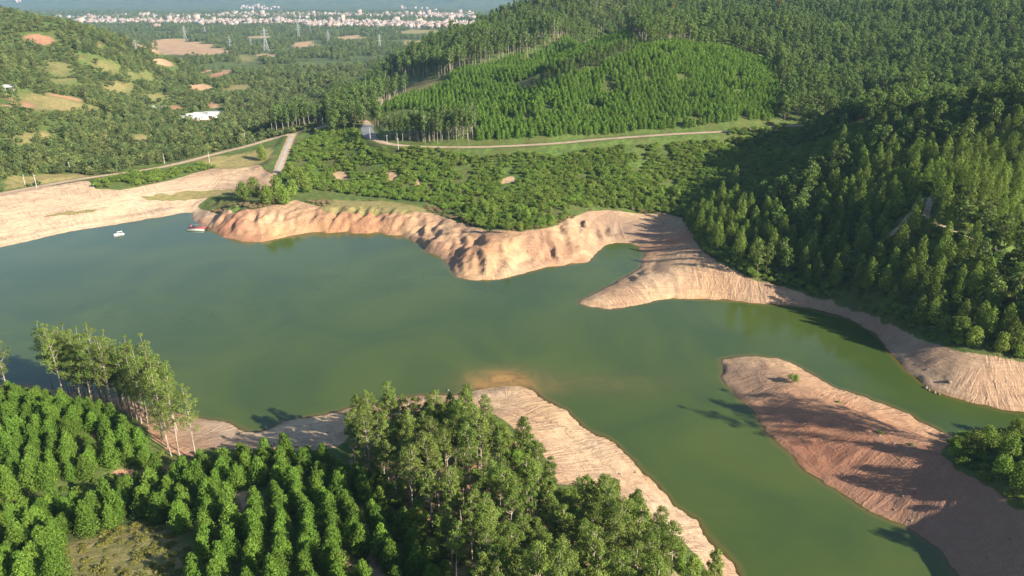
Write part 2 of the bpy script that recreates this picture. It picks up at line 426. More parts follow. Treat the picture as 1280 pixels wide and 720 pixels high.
veg_s = blur(veg, 3); dry_s = blur(dry, 3)
# redder earth on the peninsula's lake side and in the far clearings, greyer silt low down, shadowed bank spots painted grey too
red = np.zeros(MX.shape)
for px, py, z, rr, a in [(1050, 560, 4, 28, 1.0), (1130, 600, 4, 28, 1.0), (960, 510, 3, 12, .7), (1100, 550, 7, 22, .8), (1010, 550, 3, 14, .8), (280, 282, 4, 14, 1.0), (310, 290, 4, 11, .8), (300, 270, 6, 12, .7), (40, 50, 58, 80, .7), (840, 300, 4, 14, .6),
                         (240, 278, 2, 10, .9), (340, 295, 2, 10, .35), (440, 280, 3, 28, .7), (590, 315, 4, 18, .65), (690, 320, 3, 22, .5), (850, 350, 3, 16, .4), (200, 560, 5, 20, .6), (600, 620, 7, 30, .55), (800, 650, 4, 26, .4), (262, 132, -5, 40, .9), (210, 134, -3, 60, .9), (250, 108, -10, 60, .8), (20, 120, 30, 70, .6), (60, 125, 28, 70, .7)]:
    X, Y, _ = atz(px, py, z)
    red = np.maximum(red, a * np.exp(-((MX - X) ** 2 + (MY - Y) ** 2) / rr ** 2))
yel = np.zeros(MX.shape)
for px, py, z, rr, a in [(620, 325, 3, 15, 1.0), (420, 280, 3, 16, .8), (470, 282, 3, 14, .6), (345, 290, 3, 9, 1.0), (850, 355, 3, 16, .7), (400, 530, 2, 14, .5), (700, 540, 2, 26, .4), (230, 58, -15, 260, .6)]:
    X, Y, _ = atz(px, py, z)
    yel = np.maximum(yel, a * np.exp(-((MX - X) ** 2 + (MY - Y) ** 2) / rr ** 2))
gry = np.zeros(MX.shape)
for px, py, z, rr, a in [(270, 540, 1, 12, .9), (345, 555, 2, 10, .6), (1200, 650, 5, 26, .7), (930, 470, 2, 12, .6), (785, 285, 2, 18, .8), (700, 600, 3, 10, .3), (1040, 390, 3, 30, .5), (1150, 440, 3, 24, .5), (560, 325, 2, 12, .5), (255, 262, 3, 9, .7)]:
    X, Y, _ = atz(px, py, z)
    gry = np.maximum(gry, a * np.exp(-((MX - X) ** 2 + (MY - Y) ** 2) / rr ** 2))


# ------------------------------------------------------------------ material helpers
class NT:
    def __init__(self, name):
        self.m = bpy.data.materials.new(name)
        self.m.use_nodes = True
        self.t = self.m.node_tree
        self.t.nodes.clear()
        self.out = self.n("ShaderNodeOutputMaterial")

    def n(self, typ, **kw):
        nd = self.t.nodes.new(typ)
        for k, v in kw.items():
            setattr(nd, k, v)
        return nd

    def set(self, sock, v):
        if isinstance(v, bpy.types.NodeSocket):
            self.t.links.new(v, sock)
        elif v is not None:
            if hasattr(sock.default_value, '__len__') and not hasattr(v, '__len__'):
                v = (v,) * len(sock.default_value)
            if hasattr(v, '__len__') and len(v) == 3 and len(sock.default_value) == 4:
                v = (*v, 1)
            sock.default_value = v

    def math(self, op, a, b=None, clamp=False):
        nd = self.n("ShaderNodeMath", operation=op, use_clamp=clamp)
        self.set(nd.inputs[0], a)
        if b is not None:
            self.set(nd.inputs[1], b)
        return nd.outputs[0]

    def mix(self, f, a, b, blend='MIX'):
        nd = self.n("ShaderNodeMix", data_type='RGBA', blend_type=blend)
        self.set(nd.inputs[0], f); self.set(nd.inputs[6], a); self.set(nd.inputs[7], b)
        return nd.outputs[2]

    def noise(self, scale, detail=4, rough=.55, vec=None, out=0, dist=0):
        nd = self.n("ShaderNodeTexNoise")
        nd.inputs['Scale'].default_value = scale; nd.inputs['Detail'].default_value = detail; nd.inputs['Roughness'].default_value = rough
        nd.inputs['Distortion'].default_value = dist
        if vec is not None:
            self.t.links.new(vec, nd.inputs['Vector'])
        return nd.outputs[out]

    def ramp(self, f, a, b, lo=0.0, hi=1.0):
        nd = self.n("ShaderNodeMapRange", interpolation_type='SMOOTHSTEP')
        self.set(nd.inputs[0], f)
        for i, v in enumerate((a, b, lo, hi)):
            nd.inputs[i + 1].default_value = v
        return nd.outputs[0]

    def attr(self, name, out=2):
        nd = self.n("ShaderNodeAttribute", attribute_name=name)
        return nd.outputs[out]

    def pos(self):
        return self.n("ShaderNodeNewGeometry").outputs['Position']

    def scalev(self, v, s):
        nd = self.n("ShaderNodeVectorMath", operation='MULTIPLY')
        self.t.links.new(v, nd.inputs[0]); nd.inputs[1].default_value = s
        return nd.outputs[0]

    def bump(self, h, strength=.5, dist=.3, nrm=None):
        nd = self.n("ShaderNodeBump")
        nd.inputs['Strength'].default_value = strength; nd.inputs['Distance'].default_value = dist
        self.t.links.new(h, nd.inputs['Height'])
        if nrm is not None:
            self.t.links.new(nrm, nd.inputs['Normal'])
        return nd.outputs[0]

    def bsdf(self, color, rough=.8, normal=None, spec=.3, metal=0):
        nd = self.n("ShaderNodeBsdfPrincipled")
        self.set(nd.inputs['Base Color'], color); self.set(nd.inputs['Roughness'], rough)
        nd.inputs['Specular IOR Level'].default_value = spec; nd.inputs['Metallic'].default_value = metal
        if normal is not None:
            self.t.links.new(normal, nd.inputs['Normal'])
        return nd.outputs[0]

    def done(self, sh):
        self.t.links.new(sh, self.out.inputs[0])
        return self.m


def plain(name, c, rough=.7, var=.12, scale=3.0, spec=.3, metal=0):
    k = NT(name)
    co = k.n("ShaderNodeTexCoord").outputs['Object']
    f = k.noise(scale, 4, .6, co)
    cc = k.mix(f, [v * (1 - var) for v in c], [min(1, v * (1 + var)) for v in c])
    return k.done(k.bsdf(cc, rough, None, spec, metal))


def ground_material():
    k = NT("earth_and_undergrowth")
    P = k.pos()
    mk = k.n("ShaderNodeSeparateColor"); k.t.links.new(k.attr("cover", 0), mk.inputs[0])
    mk2 = k.n("ShaderNodeSeparateColor"); k.t.links.new(k.attr("soil", 0), mk2.inputs[0])
    n_big = k.noise(.06, 5, .6, P); n_mid = k.noise(.35, 5, .62, P); n_fin = k.noise(2.2, 5, .65, P)
    # bare earth
    sand = k.mix(k.ramp(n_mid, .3, .7), (.34, .225, .13), (.53, .38, .235))
    sand = k.mix(k.ramp(n_big, .4, .62), sand, (.40, .26, .165))
    sand = k.mix(k.math('MULTIPLY', mk2.outputs[1], k.ramp(n_mid, .25, .6)), sand, (.55, .36, .155))
    redc = k.mix(k.ramp(n_mid, .3, .7), (.29, .105, .055), (.38, .165, .09))
    sand = k.mix(k.math('MULTIPLY', mk2.outputs[0], k.ramp(n_mid, .15, .5, .55, 1)), sand, redc)
    sand = k.mix(k.math('MULTIPLY', mk2.outputs[2], k.ramp(n_mid, .2, .6, .4, .9)), sand, (.23, .17, .135))
    sand = k.mix(k.math('MULTIPLY', k.attr("pale", 2), k.ramp(n_mid, .2, .6, .35, .8)), sand, (.56, .45, .325))
    # drawdown lines: strand lines that follow height
    sz = k.n("ShaderNodeSeparateXYZ"); k.t.links.new(P, sz.inputs[0])
    zz = k.math('ADD', k.math('MULTIPLY', sz.outputs[2], 5.5), k.math('MULTIPLY', n_mid, 2.4))
    lines = k.noise(1.0, 3, .7, None)
    nl = lines.node
    cmb = k.n("ShaderNodeCombineXYZ"); k.t.links.new(zz, cmb.inputs[2])
    k.t.links.new(cmb.outputs[0], nl.inputs['Vector'])
    sand = k.mix(k.ramp(lines, .47, .60, 0, .55), sand, (.24, .15, .10))
    sand = k.mix(k.ramp(n_fin, .60, .74, 0, .35), sand, (.22, .15, .10))
    sand = k.mix(k.ramp(n_fin, .42, .3, 0, .3), sand, (.56, .43, .29))
    # wet rim at the water
    wet = k.ramp(k.math('ADD', sz.outputs[2], k.math('MULTIPLY', n_mid, .35)), .40, .10, 0, .7)
    wetm = k.math('MULTIPLY', wet, k.attr("lakeside", 2))
    sand = k.mix(wetm, sand, (.36, .20, .085))
    # undergrowth
    g1 = k.mix(k.ramp(n_mid, .3, .7), (.045, .085, .020), (.11, .165, .038))
    g1 = k.mix(k.ramp(n_big, .38, .66), g1, (.085, .095, .030))
    g1 = k.mix(k.ramp(n_fin, .45, .7, 0, .6), g1, (.12, .14, .04))
    dryc = k.mix(k.ramp(n_mid, .3, .7), (.21, .19, .065), (.38, .26, .14))
    dryc = k.mix(k.ramp(n_fin, .4, .65, 0, .7), dryc, (.12, .16, .04))
    g1 = k.mix(mk.outputs[1], g1, dryc)
    # distant country: mottled woods and fields
    nf = k.noise(.012, 6, .62, P); nf2 = k.noise(.0035, 5, .6, P)
    fc = k.mix(k.ramp(nf, .35, .62), (.035, .06, .024), (.10, .125, .045))
    fc = k.mix(k.ramp(nf, .62, .75, 0, .6), fc, (.24, .18, .10))
    fc = k.mix(k.ramp(nf2, .5, .7, 0, .6), fc, (.06, .10, .03))
    g1 = k.mix(mk.outputs[2], g1, fc)
    edge = k.ramp(k.math('ADD', mk.outputs[0], k.math('MULTIPLY', k.math('SUBTRACT', n_mid, .5), .9)), .38, .62)
    # rills running down the slope
    rc = k.n("ShaderNodeCombineXYZ"); k.t.links.new(k.math('ADD', k.math('MULTIPLY', k.attr("along", 2), .55), k.math('MULTIPLY', n_mid, .9)), rc.inputs[0]); k.t.links.new(k.math('MULTIPLY', sz.outputs[2], .25), rc.inputs[1])
    rill = k.noise(1.0, 4, .65, rc.outputs[0])
    sand = k.mix(k.math('MULTIPLY', k.ramp(k.math('ABSOLUTE', k.math('SUBTRACT', rill, .5)), .06, 0, 0, .5), k.ramp(n_big, .38, .58)), sand, (.22, .14, .095))
    c = k.mix(edge, sand, g1)
    h = k.math('ADD', k.math('MULTIPLY', n_mid, 1.2), k.math('MULTIPLY', n_fin, .16))
    h = k.math('ADD', h, k.math('MULTIPLY', lines, .9))
    rg = k.math('MULTIPLY', k.math('ABSOLUTE', k.math('SUBTRACT', rill, .5)), k.ramp(n_big, .40, .60, .8, 4.5))
    h = k.math('ADD', h, rg)
    nb = k.bump(h, .6, .5)
    return k.done(k.bsdf(c, .92, nb, .15))


def mesh_from(name, V, F, mats, mi=None, smooth=False):
    """V (n,3), F (m,k) equal-sided faces"""
    V = np.ascontiguousarray(V, np.float32); F = np.ascontiguousarray(F, np.int32)
    me = bpy.data.meshes.new(name)
    me.vertices.add(len(V)); me.vertices.foreach_set('co', V.ravel())
    m, kk = F.shape
    me.loops.add(m * kk); me.loops.foreach_set('vertex_index', F.ravel())
    me.polygons.add(m)
    me.polygons.foreach_set('loop_start', np.arange(0, m * kk, kk, dtype=np.int32))
    me.polygons.foreach_set('loop_total', np.full(m, kk, np.int32))
    for mt in (mats if isinstance(mats, (list, tuple)) else [mats]):
        me.materials.append(mt)
    if mi is not None:
        me.polygons.foreach_set('material_index', np.asarray(mi, np.int32))
    if smooth:
        me.polygons.foreach_set('use_smooth', np.ones(m, bool))
    me.update(calc_edges=True)
    return me


def link(name, me, parent=None):
    o = bpy.data.objects.new(name, me)
    col.objects.link(o)
    if parent is not None:
        o.parent = parent
    return o


def tag(o, label=None, cat=None, group=None, kind=None):
    if label: o['label'] = label
    if cat: o['category'] = cat
    if group: o['group'] = group
    if kind: o['kind'] = kind
    return o


def colattr(me, name, a, b, c):
    at = me.attributes.new(name, 'FLOAT_COLOR', 'POINT')
    at.data.foreach_set('color', np.stack([a.ravel(), b.ravel(), c.ravel(), np.ones(a.size)], 1).astype(np.float32).ravel())


# ------------------------------------------------------------------ the ground
ny, nx = MX.shape
idx = np.arange(ny * nx).reshape(ny, nx)
F = np.stack([idx[:-1, :-1].ravel(), idx[:-1, 1:].ravel(), idx[1:, 1:].ravel(), idx[1:, :-1].ravel()], 1)
gme = mesh_from("ground", np.stack([MX.ravel(), MY.ravel(), Z.ravel()], 1), F, ground_material(), smooth=True)
farw = sstep(800, 1500, MY)
colattr(gme, "cover", veg_s, dry_s, farw * (dirt < .5))
colattr(gme, "soil", red, yel, gry)
pale = np.zeros(MX.shape)
for px, py, z, rr, a in [(60, 275, 3, 60, 1.), (180, 250, 4, 45, 1.), (250, 235, 6, 30, .8), (370, 535, 2, 16, 1.), (290, 538, 1, 9, .6), (740, 560, 2, 20, .6), (840, 650, 2, 16, .8), (650, 335, 2, 14, .5), (830, 350, 3, 14, .6), (620, 500, 1, 10, .5)]:
    X, Y, _ = atz(px, py, z)
    pale = np.maximum(pale, a * np.exp(-((MX - X) ** 2 + (MY - Y) ** 2) / rr ** 2))
at = gme.attributes.new("pale", 'FLOAT', 'POINT')
at.data.foreach_set('value', pale.astype(np.float32).ravel())
at = gme.attributes.new("along", 'FLOAT', 'POINT')
at.data.foreach_set('value', along.astype(np.float32).ravel())
at = gme.attributes.new("lakeside", 'FLOAT', 'POINT')
at.data.foreach_set('value', (1 - sstep(9, 14, sd)).astype(np.float32).ravel())
tag(link("ground", gme), kind='structure')

# ------------------------------------------------------------------ the water
wx = np.arange(-420, 190, 1.4); wy = np.arange(30, 370, 1.4)
WX, WY = np.meshgrid(wx, wy)
wd, _ = segdist(shore, WX, WY, closed=True)
win = inside(shore, WX, WY)
ok = win | (wd < 5)
wi = np.arange(WX.size).reshape(WX.shape)
q = ok[:-1, :-1] & ok[1:, :-1] & ok[:-1, 1:] & ok[1:, 1:]
WF = np.stack([wi[:-1, :-1][q], wi[:-1, 1:][q], wi[1:, 1:][q], wi[1:, :-1][q]], 1)


def water_material():
    k = NT("green_lake_water")
    P = k.pos()
    depth = k.attr("depth", 2)
    n1 = k.noise(.022, 5, .6, P, 0, 1.2)
    body = k.mix(k.ramp(n1, .3, .7), (.039, .066, .018), (.060, .087, .018))
    silt = k.mix(k.ramp(depth, .05, .9), (.125, .105, .03), body)
    silt = k.mix(k.attr("plume", 2), silt, k.mix(k.ramp(k.noise(.12, 4, .6, P, 0, 1.0), .35, .65), (.40, .22, .075), (.22, .14, .045)))
    dif = k.n("ShaderNodeBsdfDiffuse"); k.set(dif.inputs[0], silt)
    tr = k.n("ShaderNodeBsdfTransparent"); tr.inputs[0].default_value = (.97, .93, .84, 1)
    turb = k.math('SUBTRACT', 1.0, k.math('POWER', 2.718, k.math('MULTIPLY', depth, -5.0)))
    turb = k.math('MAXIMUM', turb, k.math('MULTIPLY', k.ramp(k.attr("plume", 2), .1, .8), k.ramp(k.noise(.35, 4, .6, P), .2, .6, .55, .97)))
    mx = k.n("ShaderNodeMixShader"); k.set(mx.inputs[0], turb); k.t.links.new(tr.outputs[0], mx.inputs[1]); k.t.links.new(dif.outputs[0], mx.inputs[2])
    gl = k.n("ShaderNodeBsdfGlossy"); k.set(gl.inputs[1], k.ramp(k.noise(.018, 4, .6, P, 0, .8), .35, .7, .05, .20))
    gl.inputs[0].default_value = (1, 1, 1, 1)
    h = k.math('ADD', k.math('MULTIPLY', k.noise(.9, 4, .6, k.scalev(P, (1, .5, 1))), .5), k.noise(.09, 3, .5, P))
    nb = k.bump(h, .32, .16)
    k.t.links.new(nb, gl.inputs['Normal'])
    fr = k.n("ShaderNodeFresnel"); fr.inputs[0].default_value = 1.36
    m2 = k.n("ShaderNodeMixShader"); k.t.links.new(fr.outputs[0], m2.inputs[0]); k.t.links.new(mx.outputs[0], m2.inputs[1]); k.t.links.new(gl.outputs[0], m2.inputs[2])
    return k.done(m2.outputs[0])


wme = mesh_from("water", np.stack([WX.ravel(), WY.ravel(), np.zeros(WX.size)], 1), WF, water_material(), smooth=True)
at = wme.attributes.new("depth", 'FLOAT', 'POINT')
at.data.foreach_set('value', np.clip(-H(WX.ravel(), WY.ravel()), 0, 6).astype(np.float32))
pl_ = np.exp(-(((WX - x0 + 1) / 9) ** 2 + ((WY - y0 + 1) / 7) ** 2)) * .95 + .14 * np.exp(-(((WX - x0 - 22) / 22) ** 2 + ((WY - y0 + 2) / 6) ** 2))
at = wme.attributes.new("plume", 'FLOAT', 'POINT')
at.data.foreach_set('value', np.clip(pl_, 0, 1).astype(np.float32).ravel())
tag(link("water", wme), kind='structure')


# ------------------------------------------------------------------ roads
def ribbon(name, line, width, mat, lift=.06):
    d = np.gradient(line[:, :2], axis=0)
    d /= np.linalg.norm(d, axis=1)[:, None] + 1e-9
    nrm = np.stack([-d[:, 1], d[:, 0]], 1)
    cols = 5
    V = []
    wob = (fbm(np.arange(len(line)) * .35, np.zeros(len(line)), 71, 3) - .5) * .7
    for j in range(cols):
        o = (j / (cols - 1) - .5) * (width + wob)
        p = line[:, :2] + nrm * o[:, None]
        V.append(np.stack([p[:, 0], p[:, 1], H(p[:, 0], p[:, 1]) + lift + .05 * (1 - abs(j - 2) / 2)], 1))
    V = np.stack(V, 1).reshape(-1, 3)
    ii = np.arange(len(line) * cols).reshape(-1, cols)
    Fq = np.stack([ii[:-1, :-1].ravel(), ii[:-1, 1:].ravel(), ii[1:, 1:].ravel(), ii[1:, :-1].ravel()], 1)
    return tag(link(name, mesh_from(name, V, Fq, mat, smooth=True)), kind='structure')


def road_material(name, a, b):
    k = NT(name)
    P = k.pos()
    f = k.noise(.8, 5, .65, P); g = k.noise(.12, 3, .5, P)
    c = k.mix(k.ramp(f, .3, .7), a, b)
    c = k.mix(k.ramp(g, .5, .7, 0, .5), c, [v * .7 for v in a])
    return k.done(k.bsdf(c, .9, k.bump(f, .3, .1), .2))


m_dirtroad = road_material("pale_dirt_road", (.33, .24, .165), (.46, .36, .265))
m_concrete = road_material("concrete_road", (.30, .275, .24), (.40, .365, .32))
m_asphalt = road_material("grey_asphalt", (.13, .14, .16), (.20, .21, .23))
ribbon("road", roads['main'], 4.6, m_dirtroad)
ribbon("road", roads['turn'][14:], 3.6, m_dirtroad)
ribbon("road", roads['turn'][:16], 7.5, m_asphalt, .075)
ribbon("path", roads['path'], 2.6, m_concrete, .085)
ribbon("road", roads['hill'], 2.2, m_dirtroad)
#@@PART3
# ------------------------------------------------------------------ trees: shapes
def tube(path, radii, sides=6):
    path = np.asarray(path, float)
    V, F = [], []
    for i, p in enumerate(path):
        t = path[min(i + 1, len(path) - 1)] - path[max(i - 1, 0)]
        t = t / (np.linalg.norm(t) + 1e-9)
        a = np.cross(t, (0.31, 0.95, 0.05)); a /= np.linalg.norm(a) + 1e-9
        b = np.cross(t, a)
        for s in range(sides):
            th = 2 * math.pi * s / sides
            V.append(p + radii[i] * (a * math.cos(th) + b * math.sin(th)))
    for i in range(len(path) - 1):
        for s in range(sides):
            F.append((i * sides + s, i * sides + (s + 1) % sides, (i + 1) * sides + (s + 1) % sides, (i + 1) * sides + s))
    return np.array(V), np.array(F)


def merge(parts):
    V, F, o = [], [], 0
    for v, f in parts:
        V.append(v); F.append(f + o); o += len(v)
    return np.concatenate(V), np.concatenate(F)


def unit(v):
    return v / (np.linalg.norm(v, axis=1)[:, None] + 1e-9)


def leaves(C, N, size, aspect=.55, r=None, jit=.75):
    """diamond leaf sprays at C, facing roughly N"""
    r = r or rng
    n = len(C)
    N = unit(N + r.normal(0, jit, (n, 3)))
    u = unit(np.cross(N, r.normal(0, 1, (n, 3))))
    v = np.cross(N, u)
    s = size * r.uniform(.65, 1.35, n)[:, None]
    bend = N * s * r.uniform(-.3, .3, n)[:, None]
    V = np.stack([C + u * s, C + v * s * aspect + bend, C - u * s, C - v * s * aspect + bend], 1).reshape(-1, 3)
    return V, np.arange(4 * n).reshape(n, 4)


def ball(c, rad, n, r, sq=(1, 1, 1), shell=.45):
    d = unit(r.normal(0, 1, (n, 3)))
    q = rad * (shell + (1 - shell) * r.uniform(0, 1, n) ** .5)[:, None]
    P = np.asarray(c) + d * q * np.asarray(sq)
    return P, d


def cone_crown(h0, h1, rad, n, r, lumps=22, droop=.0, tip=.06, bulge=.62):
    """a crown from h0 up to h1 made of ascending sprays; widest low, pointed on top"""
    P, N = [], []
    for k in range(lumps):
        f = (k + r.uniform(0, 1)) / lumps
        z = h0 + (h1 - h0) * f
        prof = rad * (tip + (1 - tip) * min(1, (1 - f) / (1 - .22)) ** bulge * min(1, .55 + f * 2.2))
        th = k * 2.4 + r.uniform(-.5, .5)
        rr = prof * r.uniform(.35, .8)
        c = (rr * math.cos(th), rr * math.sin(th), z)
        br = max(.25, prof * r.uniform(.38, .62))
        m = max(4, int(n / lumps * (.5 + prof / rad * .7)))
        p, d = ball(c, br, m, r, (1, 1, 1.25))
        out = np.array([math.cos(th), math.sin(th), .35])
        P.append(p); N.append(d * .9 + out * .6)
    return np.concatenate(P), np.concatenate(N)


def leaf_material(name, dark, light, var=.35, trans=.3, rough=.5, warm=(.16, .17, .03), warmf=.25):
    k = NT(name)
    oi = k.n("ShaderNodeObjectInfo")
    geo = k.n("ShaderNodeNewGeometry")
    rnd = geo.outputs['Random Per Island']
    c = k.mix(rnd, dark, light)
    c = k.mix(k.math('MULTIPLY', oi.outputs['Random'], warmf), c, warm)
    hs = k.n("ShaderNodeHueSaturation")
    k.set(hs.inputs['Value'], k.math('ADD', 1 - var / 2, k.math('MULTIPLY', k.math('FRACT', k.math('MULTIPLY', oi.outputs['Random'], 7.31)), var)))
    k.set(hs.inputs['Color'], c)
    b = k.bsdf(hs.outputs[0], .62, None, .12)
    t = k.n("ShaderNodeBsdfTranslucent"); k.set(t.inputs[0], k.mix(.5, hs.outputs[0], (.20, .24, .03), 'MIX'))
    m = k.n("ShaderNodeMixShader"); m.inputs[0].default_value = trans
    k.t.links.new(b, m.inputs[1]); k.t.links.new(t.outputs[0], m.inputs[2])
    return k.done(m.outputs[0])


L_young = leaf_material("young_leaves", (.060, .150, .022), (.175, .300, .040), .5, .38)
L_tall = leaf_material("tall_leaves", (.105, .18, .036), (.225, .32, .064), .45, .42, .5, (.20, .19, .06), .4)
L_hill = leaf_material("hill_leaves", (.100, .185, .032), (.235, .340, .058), .45, .42, .5, (.15, .14, .04), .35)
L_plot = leaf_material("plot_leaves", (.085, .200, .028), (.210, .360, .052), .4, .4)
L_round = leaf_material("woodland_leaves", (.055, .115, .028), (.145, .235, .055), .55, .34, .55, (.15, .16, .04), .35)
L_bush = leaf_material("bush_leaves", (.100, .205, .034), (.225, .350, .055), .6, .42, .5, (.25, .26, .06), .5)
L_far = leaf_material("valley_leaves", (.045, .085, .028), (.115, .175, .055), .8, .25, .6, (.22, .22, .07), .5)
L_dry = leaf_material("dry_stems", (.17, .13, .07), (.32, .25, .13), .4, .2, .7, (.3, .2, .12), .4)
L_rust = leaf_material("rust_leaves", (.20, .055, .02), (.34, .11, .035), .3, .2, .6, (.3, .12, .04), .3)


def bark(name, a, b):
    k = NT(name)
    co = k.n("ShaderNodeTexCoord").outputs['Object']
    f = k.noise(2.2, 5, .65, k.scalev(co, (3, 3, .5)))
    return k.done(k.bsdf(k.mix(k.ramp(f, .35, .65), a, b), .8, k.bump(f, .4, .04), .2))


B_pale = bark("pale_bark", (.20, .165, .12), (.42, .365, .29))
B_brown = bark("brown_bark", (.11, .075, .05), (.24, .17, .115))


def make_tall(seed, H_=18., base=.52, rad=2.5, n=1500, lean=.5):
    r = np.random.default_rng(seed)
    lx, ly = r.normal(0, lean, 2)
    path = [(lx * f ** 1.6 + .12 * math.sin(5 * f + seed), ly * f ** 1.6 + .12 * math.cos(4 * f + seed), H_ * f) for f in np.linspace(0, .97, 9)]
    rad0 = .10 + H_ * .0040
    tr = [tube(path, [rad0 * (1 - .82 * f) for f in np.linspace(0, 1, 9)], 7)]
    P, N = [], []
    lumps = 27
    per = n // lumps
    for k in range(lumps):
        f = (k + r.uniform(.1, .9)) / lumps
        hz = base + (1 - base) * f * .92
        prof = rad * (.45 + .75 * math.sin(math.pi * min(1, .22 + f * .80)))
        th = k * 2.4 + r.uniform(-.6, .6)
        rr = prof * r.uniform(.25, .85)
        a = np.array([np.interp(hz - .1, np.linspace(0, .97, 9), [p[q] for p in path]) for q in range(3)])
        c = a + np.array([rr * math.cos(th), rr * math.sin(th), r.uniform(.6, 1.8)])
        if k == lumps - 1: c = np.array(path[-1]) + (0, 0, .15)
        mid = (a + c) / 2 + np.array([0, 0, -.25])
        tr.append(tube([a, mid, c], [.07, .045, .02], 4))
        br = r.uniform(.48, .9) * rad / 2.2 if k < lumps - 1 else .55
        p, d = ball(c, br, per, r, (1.1, 1.1, .72), .25)
        P.append(p); N.append(d * .9 + (0, 0, .45))
    for k in range(r.integers(2, 5)):                      # dead or thin low limbs
        hz = r.uniform(.25, base)
        a = np.array([np.interp(hz, np.linspace(0, .97, 9), [p[q] for p in path]) for q in range(3)])
        th = r.uniform(0, 6.28)
        c = a + np.array([math.cos(th), math.sin(th), .7]) * r.uniform(.6, 1.3)
        tr.append(tube([a, (a + c) / 2, c], [.05, .035, .015], 4))
        if r.uniform() < .6:
            p, d = ball(c, .5, 30, r, (1, 1, .8), .2); P.append(p); N.append(d + (0, 0, .4))
    return merge(tr), leaves(np.concatenate(P), np.concatenate(N), .14, .5, r)


def make_cone(seed, H_=6., base=.06, rad=1.6, n=1100, size=.2, lumps=30, tr_r=.07, bulge=.62, bare=0, tip=.06):
    r = np.random.default_rng(seed)
    P, N = cone_crown(H_ * base, H_ * .98, rad, n, r, lumps, tip=tip, bulge=bulge)
    parts = [tube([(0, 0, 0), (.03, .02, H_ * .35), (0, .05, H_ * .7), (.02, 0, H_ * .93)], [tr_r, tr_r * .8, tr_r * .5, tr_r * .15], 6)]
    for k in range(7):
        f = r.uniform(max(base, .12), .8); th = r.uniform(0, 6.28); q = rad * .6 * (1 - f * .7)
        parts.append(tube([(0, 0, H_ * f), (q * .5 * math.cos(th), q * .5 * math.sin(th), H_ * f + .15), (q * math.cos(th), q * math.sin(th), H_ * f + .45)], [tr_r * .4, tr_r * .28, tr_r * .1], 4))
    return merge(parts), leaves(P, N, size, .55, r)


def make_round(seed, H_=14., base=.42, rad=3.2, n=520, size=.5, lumps=13, tr_r=.16):
    r = np.random.default_rng(seed)
    P, N = [], []
    parts = [tube([(0, 0, 0), (.1, .05, H_ * .3), (-.05, .1, H_ * .6), (.1, 0, H_ * .85)], [tr_r, tr_r * .8, tr_r * .5, tr_r * .2], 6)]
    for k in range(lumps):
        f = (k + r.uniform(0, 1)) / lumps
        z = H_ * (base + (1 - base) * f * .93)
        prof = rad * math.sin(math.pi * min(.97, .18 + f * .76))
        th = k * 2.4 + r.uniform(-.5, .5)
        c = np.array([prof * .6 * math.cos(th), prof * .6 * math.sin(th), z])
        parts.append(tube([(0, 0, z - H_ * .12), c * (.5, .5, 1) - (0, 0, .3), c], [tr_r * .45, tr_r * .3, tr_r * .12], 4))
        p, d = ball(c, rad * r.uniform(.34, .52), n // lumps, r, (1, 1, .85), .35)
        P.append(p); N.append(d * .9 + np.array([math.cos(th) * .4, math.sin(th) * .4, .4]))
    return merge(parts), leaves(np.concatenate(P), np.concatenate(N), size, .6, r)


def make_bush(seed, H_=2.6, rad=1.7, n=420, size=.2, lumps=11):
    r = np.random.default_rng(seed)
    P, N, parts = [], [], []
    for k in range(lumps):
        th = k * 2.4 + r.uniform(-.4, .4); q = rad * math.sqrt((k + .5) / lumps) * .75
        z = H_ * (.32 + .42 * (1 - (q / rad) ** 2) * r.uniform(.6, 1.2))
        c = np.array([q * math.cos(th), q * math.sin(th), z])
        p, d = ball(c, rad * r.uniform(.3, .45), n // lumps, r, (1, 1, H_ / rad * .55), .35)
        p[:, 2] = np.maximum(p[:, 2], .05)
        P.append(p); N.append(d * .9 + (0, 0, .5))
        if k < 6:
            parts.append(tube([(0, 0, -.1), c * (.5, .5, .5), c], [.06, .04, .015], 4))
    return merge(parts), leaves(np.concatenate(P), np.concatenate(N), size, .55, r)


def proto(kind, shape, bark_m, leaf_m):
    (tv, tf), (lv, lf) = shape
    return kind, mesh_from(kind + "_trunk", tv, tf, bark_m, smooth=True), mesh_from(kind + "_crown", lv, lf, leaf_m)


P_young = [proto("young_eucalyptus", make_cone(100 + i, 5.6 + .5 * (i % 3 - 1), .05, 1.75, 2600, .14, 46, .06, .58, tip=.10), B_brown, L_young) for i in range(5)]
P_tall = [proto("tall_eucalyptus", make_tall(200 + i, 13.8 + 1.5 * (i % 3 - 1), .60 + .05 * (i % 2), 1.6 + .2 * (i % 3), 2600), B_pale, L_tall) for i in range(6)]
P_lake = [proto("shore_eucalyptus", make_tall(230 + i, 19.5, .42 + .06 * (i % 3), 2.8, 2900, .9), B_pale, L_tall) for i in range(5)]
P_hill = [proto("hillside_eucalyptus", make_cone(300 + i, 11.0 + 1.2 * (i % 3 - 1), .20, 2.25, 1300, .22, 30, .11, .55), B_brown, L_hill) for i in range(5)]
P_plot = [proto("plantation_eucalyptus", make_cone(400 + i, 4.7 + .4 * (i % 2), .06, 1.5, 420, .26, 18, .06, .5, tip=.2), B_brown, L_plot) for i in range(4)]
P_round = [proto("woodland_tree", make_round(500 + i, 14 + (i % 3 - 1) * 1.5, .38, 2.7, 520, .40), B_brown, L_round) for i in range(5)]
P_ridge = [proto("ridge_eucalyptus", make_round(520 + i, 17 + (i % 3 - 1) * 1.5, .48, 2.4, 480, .36, 13, .17), B_pale, L_round) for i in range(5)]
P_rust = [proto("withered_tree", make_round(540 + i, 13, .35, 2.6, 480, .40), B_brown, L_rust) for i in range(1)]
